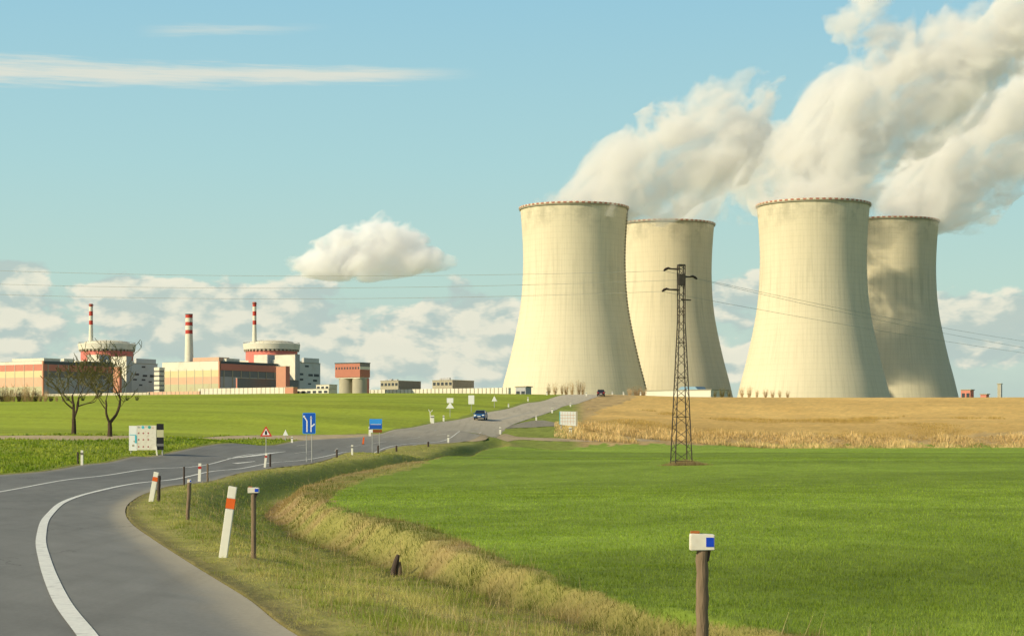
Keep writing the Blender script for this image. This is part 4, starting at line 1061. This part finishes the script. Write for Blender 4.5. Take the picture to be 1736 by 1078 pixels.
# big notice board by the left road edge
q=hit(262,771); s=q[1]/F; z0=Hs(*q)
t=sign_base('notice_board','white board with rows of dots and a black striped side panel, left of road','notice board',(q[0],q[1],z0),math.radians(0))
Z=lambda py: (HY-py)/F*q[1]-z0
U=lambda px: (px-262)*s
MB().box(U(232.5),U(265),-.05,.05,Z(762.5),Z(721)).build('main_panel',m_box,t)
MB().box(U(219),U(232.3),-.06,.05,Z(763.5),Z(721.5)).build('side_panel',m_signwhite,t)
mb=MB(); mb.box(U(229),U(232),-.07,-.061,Z(751),Z(738)); mb.box(U(220),U(231),-.07,-.061,Z(737.5),Z(736.3)); mb.build('cyan_stripe',m_cyan,t)
mb=MB()
for i,(a,b,r_,) in enumerate(((226,755,2.0),(228,748,1.4))): mb.prism([(U(a)+r_*s*math.cos(2*PI*k/14),Z(b)+r_*s*math.sin(2*PI*k/14)) for k in range(14)],-.071,-.061)
mb.build('emblem',m_conc,t)
def dots(lst,nm,mm,r_):
    mb=MB()
    for a,b in lst: mb.prism([(U(a)+r_*s*math.cos(2*PI*k/14),Z(b)+r_*s*math.sin(2*PI*k/14)) for k in range(14)],-.06,-.051)
    mb.build(nm,mm,t)
dots([(242.5,724)],'cyan_circle',m_cyan,2.6); dots([(253.5,724)],'teal_circle',m_teal,2.6); dots([(231.0+4.5,724)],'blue_circle',m_metal,1.6); dots([(259.5,725),(247.6,723)],'pink_circle',m_pinkclad,1.2)
dots([(x,y) for x in (235.3,243.2,251.5) for y in (734,745,757)],'dots',m_pink,1.35)
for (a,b,mm) in ((718,728.5,m_black),(728.5,741,m_greenclad),(741,752,m_black),(752,756,m_darkglass),(756,762.5,m_black)):
    MB().box(U(265.6),U(277.5),-.03,.03,Z(b)+.002,Z(a)).build('stripe_panel',mm,t)
MB().prism([(U(264),Z(756)),(U(266),Z(756)),(U(268.3),-.2),(U(265.6),-.2)],-.10,-.062).build('leg',m_white,t)
MB().tube([(U(222),.08,-.3),(U(222),.08,Z(722))],.05,8).build('leg',m_metal,t)
MB().tube([(U(275),.08,-.3),(U(275),.08,Z(719))],.05,8).build('leg',m_metal,t)
# white notice board at the junction on the right
q=hit(964,731); s=q[1]/F; z0=Hs(*q)
t=sign_base('notice_board','white gridded notice board on posts at the foot of the stubble field','notice board',(q[0],q[1]+2,z0))
Z=lambda py: (HY-py)/F*(q[1]+2)-z0
U=lambda px: (px-964)*s
MB().prism([(U(949),Z(719.5)),(U(977),Z(722)),(U(977),Z(697.5)),(U(949),Z(697))],-.06,.06).build('panel',m_signwhite,t)
MB().box(U(977.2),U(980),-.1,.25,Z(722.5),Z(697)).build('side_edge',m_conc,t)
mb=MB()
for i in range(1,6): mb.box(U(949+i*4.7)-.02,U(949+i*4.7)+.02,-.075,-.061,Z(719),Z(698))
for i in range(1,4): mb.box(U(950),U(976),-.08,-.0755,Z(698+i*5.4)-.025,Z(698+i*5.4)+.025)
mb.build('grid_lines',m_pinkclad,t)
MB().box(U(949),U(950.2),-.07,-.061,Z(719),Z(698)).build('blue_margin',m_cyan,t)
for px in (952,974): MB().tube([(U(px),.1,-.4),(U(px),.1,Z(699))],.07,8).build('leg',m_metal,t)

# ------------------------------------------------------------------ lattice pylon and wires
q=pxy; s=q[1]/F; z0=Hs(*q)
t=thing('lattice_pylon','dark rusty lattice pylon standing in the green field in front of the towers','pylon',(q[0],q[1],z0),math.radians(12))
Hh=(HY-450)/F*q[1]-z0; wb=15*s; wt=5.2*s
def corner(i,z_): 
    f=min(1,z_/(Hh*.72)); r_=wb+(wt-wb)*f; return Vector(((-1,1,1,-1)[i]*r_,(-1,-1,1,1)[i]*r_,z_))
for i in range(4):
    MB().tube([corner(i,-.3) if False else corner(i,0)-Vector((0,0,.3)),corner(i,Hh*.36),corner(i,Hh*.72),corner(i,Hh)],.036,5).build('leg',m_lattice,t)
for i in range(4):
    mb=MB(); zz_=.25; k=0; j=(i+1)%4
    while zz_<Hh-.2:
        r_=corner(0,zz_).length; stp=max(.34,.70-.34*zz_/Hh)
        z2=min(zz_+stp,Hh)
        a,b=(corner(i,zz_),corner(j,z2)) if k%2==0 else (corner(j,zz_),corner(i,z2))
        mb.tube([a,b],.017,4)
        if k%4==0: mb.tube([corner(i,zz_),corner(j,zz_)],.02,4)
        zz_=z2; k+=1
    mb.build('bracing',m_lattice,t)
ends=[]
for nm,py,dirx,ln in (('l',457,-1,31),('r',470,1,28),('l',492,-1,34)):
    zc=(HY-py)/F*q[1]-z0
    MB().tube([(dirx*wt*.5,0,zc+.02),(dirx*(ln-13)*s,0,zc+.03)],[.075,.05],6).build('crossarm',m_lattice,t)
    MB().tube([(dirx*(ln-13)*s,0,zc+.03),(dirx*(ln-8)*s,0,zc+.07),(dirx*(ln-3)*s,0,zc-.01),(dirx*ln*s,0,zc-.10)],[.05,.075,.08,.045],8).build('insulator',m_insul,t,smooth=True)
    ends.append((dirx*ln*s,zc-.1))
zc=(HY-508)/F*q[1]-z0
MB().tube([(0,0,zc),(17*s,0,zc-.02)],[.05,.04],6).build('short_arm',m_lattice,t)
MB().box(-wt*1.1,wt*1.1,-wt*1.1,wt*1.1,Hh-.05,Hh+.06).build('top_plate',m_lattice,t)
MB().box(-wt*.8,wt*.8,-wt*1.2,wt*1.2,Hh*.90,Hh*.955).build('switch_box',m_lattice,t)
def wirepts(a,b,sag,n=40):
    a,b=Vector(a),Vector(b); return [a.lerp(b,i/n)-Vector((0,0,sag*4*(i/n)*(1-i/n))) for i in range(n+1)]
rot=math.radians(12)
def wend(i): 
    e=ends[i]; return Vector((q[0]+e[0]*math.cos(rot),q[1]+e[0]*math.sin(rot),z0+e[1]))
lw_=[(0,(-500,434,128),.75,'uppermost of the three wires running left from the pylon'),(1,(-500,458,128),.85,'middle one of the three wires running left from the pylon'),(2,(-500,475,128),.80,'lowest of the three wires running left from the pylon')]
for i,(px,py,Y),sg,l in lw_:
    o=MB().tube(wirepts(wend(i),((px-CX)/F*Y,Y,(HY-py)/F*Y),sg),.010,5).build('power_wire',m_wire); tag(o,l,'wire','power wires left of the pylon')
for i,(px,py,Y),sg,l in [(0,(2050,612,240),1.0,'wire running right from the top of the pylon across the towers'),(1,(2050,626,240),1.0,'wire running right just under the uppermost one'),(2,(2050,632,240),.7,'lowest wire running right from the pylon')]:
    o=MB().tube(wirepts(wend(i),((px-CX)/F*Y,Y,(HY-py)/F*Y),sg,60),.011,5).build('power_wire',m_wire); tag(o,l,'wire','power wires right of the pylon')

# ------------------------------------------------------------------ cars
def car(name,label,loc,rz,paint,rear=False):
    t=thing(name,label,'car',loc,rz)
    W,Lc=.86,2.1   # half width, half length; front is -y
    prof=[(-2.10,.35),(-2.12,.55),(-2.0,.74),(-1.2,.92),(-.95,.97),(1.55,1.0),(2.05,.92),(2.12,.6),(2.08,.35),(1.75,.28),(-1.8,.25)]
    mb=MB(); n=len(prof); 
    xs=[-W,-W*.9,0,W*.9,W]; sh=[.965,1.0,1.02,1.0,.965]
    V=[]
    for x_,k_ in zip(xs,sh):
        for (y,z_) in prof: V.append((x_,y*k_,z_ if z_<.9 else z_*(.985 if abs(x_)>W*.95 else 1)))
    Fc=[(a*n+i,a*n+(i+1)%n,(a+1)*n+(i+1)%n,(a+1)*n+i) for a in range(4) for i in range(n)]
    Fc+=[tuple(range(n)),tuple(4*n+i for i in range(n-1,-1,-1))]
    mb.add(V,Fc); mb.build('body',paint,t,smooth=True,bevel=.03)
    # cabin
    b0=[(-1.15,.93),(-.45,1.42),(.95,1.45),(1.75,.96)]
    V=[(sx*W*(.94 if z_<1.2 else .74),y,z_) for sx in (-1,1) for y,z_ in b0]
    MB().add(V,[(0,1,2,3),(7,6,5,4),(0,4,5,1),(1,5,6,2),(2,6,7,3),(3,7,4,0)]).build('windows',m_carglass,t,bevel=.03)
    V=[(sx*W*.745,y,z_) for z_ in (1.43,1.48) for sx in (-1,1) for y in (-.42,.93)]
    MB().box(-W*.73,W*.73,-.45,.95,1.42,1.475).build('roof',paint,t,bevel=.02)
    for sx in (-1,1):
        mb=MB()
        mb.tube([(sx*W*.93,-1.12,.95),(sx*W*.745,-.46,1.43)],.03,5); mb.tube([(sx*W*.93,1.74,.96),(sx*W*.745,.95,1.44)],.04,5)
        mb.build('pillar',paint,t)
        for y in (-1.35,1.32):
            wheel=MB().tube([(sx*W*.78,y,.31),(sx*W*1.0,y,.31)],.31,20).build('wheel',m_tyre,t,smooth=True)
            MB().tube([(sx*W*1.0,y,.31),(sx*W*1.01,y,.31)],.19,16).build('rim',m_metal,wheel)
        MB().box(sx*.62-.17,sx*.62+.17,-2.13,-2.0,.60,.76).build('headlight',m_lamp,t,bevel=.02)
        MB().box(sx*.66-.13,sx*.66+.13,2.02,2.14,.66,.86).build('tail_light',m_signred,t,bevel=.02)
        MB().box(sx*.95-.09,sx*.95+.09,-.95,-.80,.95,1.08).build('mirror',paint,t,bevel=.02)
    MB().box(-.42,.42,-2.15,-2.08,.42,.56).build('grille',m_black,t)
    for y in (-2.16,2.14): MB().box(-.26,.26,y-.01,y+.01,.46,.57).build('number_plate',m_signwhite,t)
    MB().box(-.8,.8,-2.14,-2.05,.26,.38).build('bumper',m_black,t,bevel=.02)
    return t
m_carglass=M('car_glass',(.02,.03,.04),.08,.1,3,spec=.6); m_tyre=M('tyre',(.02,.02,.02),.85,.1,9); m_lamp=M('lamp_lens',(.85,.85,.82),.15,.05,9,spec=.8)
m_carblue=M('car_paint_blue',(.02,.10,.26),.3,.05,3,spec=.5); m_cardark=M('car_paint_dark',(.035,.012,.02),.3,.05,3,spec=.5)
q=hit(815,711.5); car('parked_car' if 0 else 'car','blue car coming down the road towards the camera',(q[0],q[1],float(base(q[0],q[1]))+.01),math.radians(-6),m_carblue)
q=atY(1019,425); car('car','dark car going away over the crest of the road',(q[0],q[1],float(base(q[0],q[1]))+.01),math.radians(173+3),m_cardark,True)

# ------------------------------------------------------------------ bare trees and shrubs
def bare_tree(label,loc,h,forks,seed,spread):
    rd=random.Random(seed); t=thing('bare_tree',label,'tree',loc,0,'bare orchard trees beside the sandy path')
    trunk=MB(); br=MB(); tw=MB()
    def grow(p,d,L,r,depth):
        pts=[p]; rr_=[r]; n=5 if depth<3 else 4; dd_=d.copy()
        for i in range(n):
            dd_=(dd_+Vector((rd.uniform(-1,1),rd.uniform(-1,1),rd.uniform(-.25,.95)))*.26).normalized()
            p=p+dd_*L/n; pts.append(p); rr_.append(max(.024,r*(1-.42*(i+1)/n)))
        (trunk if depth==0 else br if depth<3 else tw).tube(pts,rr_,7 if depth<2 else 5 if depth<4 else 3)
        if depth>=6: return
        nb=(3,3,3,3,2,2)[depth] if depth<6 else 2
        for k in range(nb):
            i=len(pts)-1 if k<1 else rd.randint(2,len(pts)-1)
            a=rd.uniform(0,2*PI); side=Vector((math.cos(a),math.sin(a),rd.uniform(-.15,.55)))
            nd=(dd_*rd.uniform(.4,1.0)+side*rd.uniform(.6,1.15)*spread).normalized()
            grow(pts[i],nd,L*rd.uniform(.62,.88),max(.022,rr_[i]*rd.uniform(.5,.72)),depth+1)
    base_=Vector((0,0,-.2)); fz=forks[0][0]
    tp=[base_,Vector((.02,0,fz*.5)),Vector((0,0,fz))]
    r0=h*.032
    trunk.tube(tp,[r0*1.25,r0,r0*.92],10)
    for (fz_,dx_,L,k_) in forks:
        grow(Vector((0,0,fz_-.02)),Vector((dx_,rd.uniform(-.25,.25),1)).normalized(),L,r0*k_,1)
    trunk.build('trunk',m_bark,t,smooth=True); br.build('limbs',m_bark,t,smooth=True); tw.build('twigs',m_twig_g,t)
    return t
q=hit(125,736); bare_tree('left bare orchard tree with a tall fork, beside the sandy path',(q[0],q[1],Hs(*q)),5.6,[(1.25,-.10,2.0,.72),(1.25,.62,1.8,.6)],11,1.0)
q=hit(186,739); bare_tree('right bare orchard tree with a wide V fork, nearer the notice board',(q[0],q[1],Hs(*q)),5.6,[(1.05,.42,2.15,.75),(1.05,-.38,1.9,.6)],23,1.05)
def shrub_proto(seed,mat,n=60,lean=.5):
    rd=random.Random(seed); mb=MB()
    for k in range(n):
        a=rd.uniform(0,2*PI); p=Vector((math.cos(a)*rd.uniform(0,.25),math.sin(a)*rd.uniform(0,.25),-.05)); d_=Vector((math.cos(a)*lean*rd.random(),math.sin(a)*lean*rd.random(),1)).normalized()
        L=rd.uniform(.5,1.0); pts=[p]
        for i in range(3):
            d_=(d_+Vector((rd.uniform(-1,1),rd.uniform(-1,1),.2))*.22).normalized(); p=p+d_*L/3; pts.append(p)
        mb.tube(pts,[.014,.011,.008,.004],3)
        for j in range(4):
            s0=pts[rd.randint(1,3)]; e=s0+Vector((rd.uniform(-1,1),rd.uniform(-1,1),rd.uniform(.2,1)))*.22; mb.tube([s0,e],[.010,.004],3)
    return mb
protos=[]
def shrub(px,Y,hpx,label,k,group,wide=1.0,mats=(m_twig,)):
    key=(k,mats[0].name)
    x,y=atY(px,Y); z=Hs(x,y); s=hpx/F*Y
    if not any(p[0]==key for p in protos):
        o=shrub_proto(40+k,mats[0],n=34+14*k,lean=.5+.25*k).build('shrub',mats[0]); protos.append((key,o))
    else:
        o0=[p[1] for p in protos if p[0]==key][0]; o=o0.copy(); COL.objects.link(o)
    o.location=(x,y,z); o.scale=(s*wide,s*wide,s); o.rotation_euler=(0,0,random.uniform(0,6)); tag(o,label,'shrub',group)
gl='bare shrubs on the skyline in front of the left cooling tower'
rd=random.Random(5)
for px,h in ((930,15),(941,16),(953,14),(960,17),(970,20),(981,22),(988,19)):
    shrub(px,452,h+4,'bare straw-coloured shrub in the row at the foot of the furthest left cooling tower',rd.randint(0,1),gl,.45)
for px,h in ((1068,9),(1080,12),(1090,9)):
    shrub(px,470,h+6,'low bare reddish shrub between the dark car and the white hall',rd.randint(0,1),'low shrubs right of the dark car',.8)
for px,h in ((1212,9),(1224,12),(1236,10)):
    shrub(px,485,h+4,'low shrub in the gap between the pylon and the wide right tower',rd.randint(0,1),'low shrubs right of the pylon',.7,(m_twig_g,))
for px,h in ((1258,14),(1270,16),(1283,10),(1298,11),(1310,9),(1322,9),(1335,8)):
    shrub(px,485,h+4,'low dry shrub on the skyline at the foot of the wide right tower',rd.randint(0,1),'low shrubs under the right towers',.6)
for i,px in enumerate((4,14,23,33,42,52,60,68,77,86,96,107)):
    shrub(px,330,(26,30,18,24,30,26,22,18,20,14,12,9)[i],'bare reddish bush on the hill crest at the left edge of the photo',i%2,'bushes on the crest at the left edge',.7,(m_twig,) if i%3 else (m_bark,))
for px,h in ((115,8),(140,7),(215,7),(232,7)):
    shrub(px,335,h+3,'low bush on the crest below the station, behind the bare trees',0,'low bushes on the crest behind the trees',1.1,(m_foliage,))

# ------------------------------------------------------------------ camera and render settings
cam=bpy.data.cameras.new('camera'); cam.lens=F/1736*36; cam.sensor_width=36; cam.sensor_fit='HORIZONTAL'
cam.shift_y=(HY-539)/1736; cam.clip_start=.5; cam.clip_end=20000
co=bpy.data.objects.new('camera',cam); COL.objects.link(co); co.location=(0,0,0); co.rotation_euler=(PI/2,0,0)
sc.camera=co
sc.view_settings.view_transform='Standard'; sc.view_settings.look='None'; sc.view_settings.exposure=0; sc.view_settings.gamma=1
cy=sc.cycles; cy.use_denoising=True; cy.max_bounces=6; cy.diffuse_bounces=2; cy.glossy_bounces=2; cy.transmission_bounces=2; cy.volume_bounces=3; cy.transparent_max_bounces=8
cy.volume_step_rate=1.0; cy.volume_max_steps=256
cy.use_adaptive_sampling=True; cy.adaptive_threshold=.035
try: cy.denoiser='OPENIMAGEDENOISE'
except Exception: pass
try:
    w.cycles.sampling_method='MANUAL'; w.cycles.sample_map_resolution=256
except Exception: pass
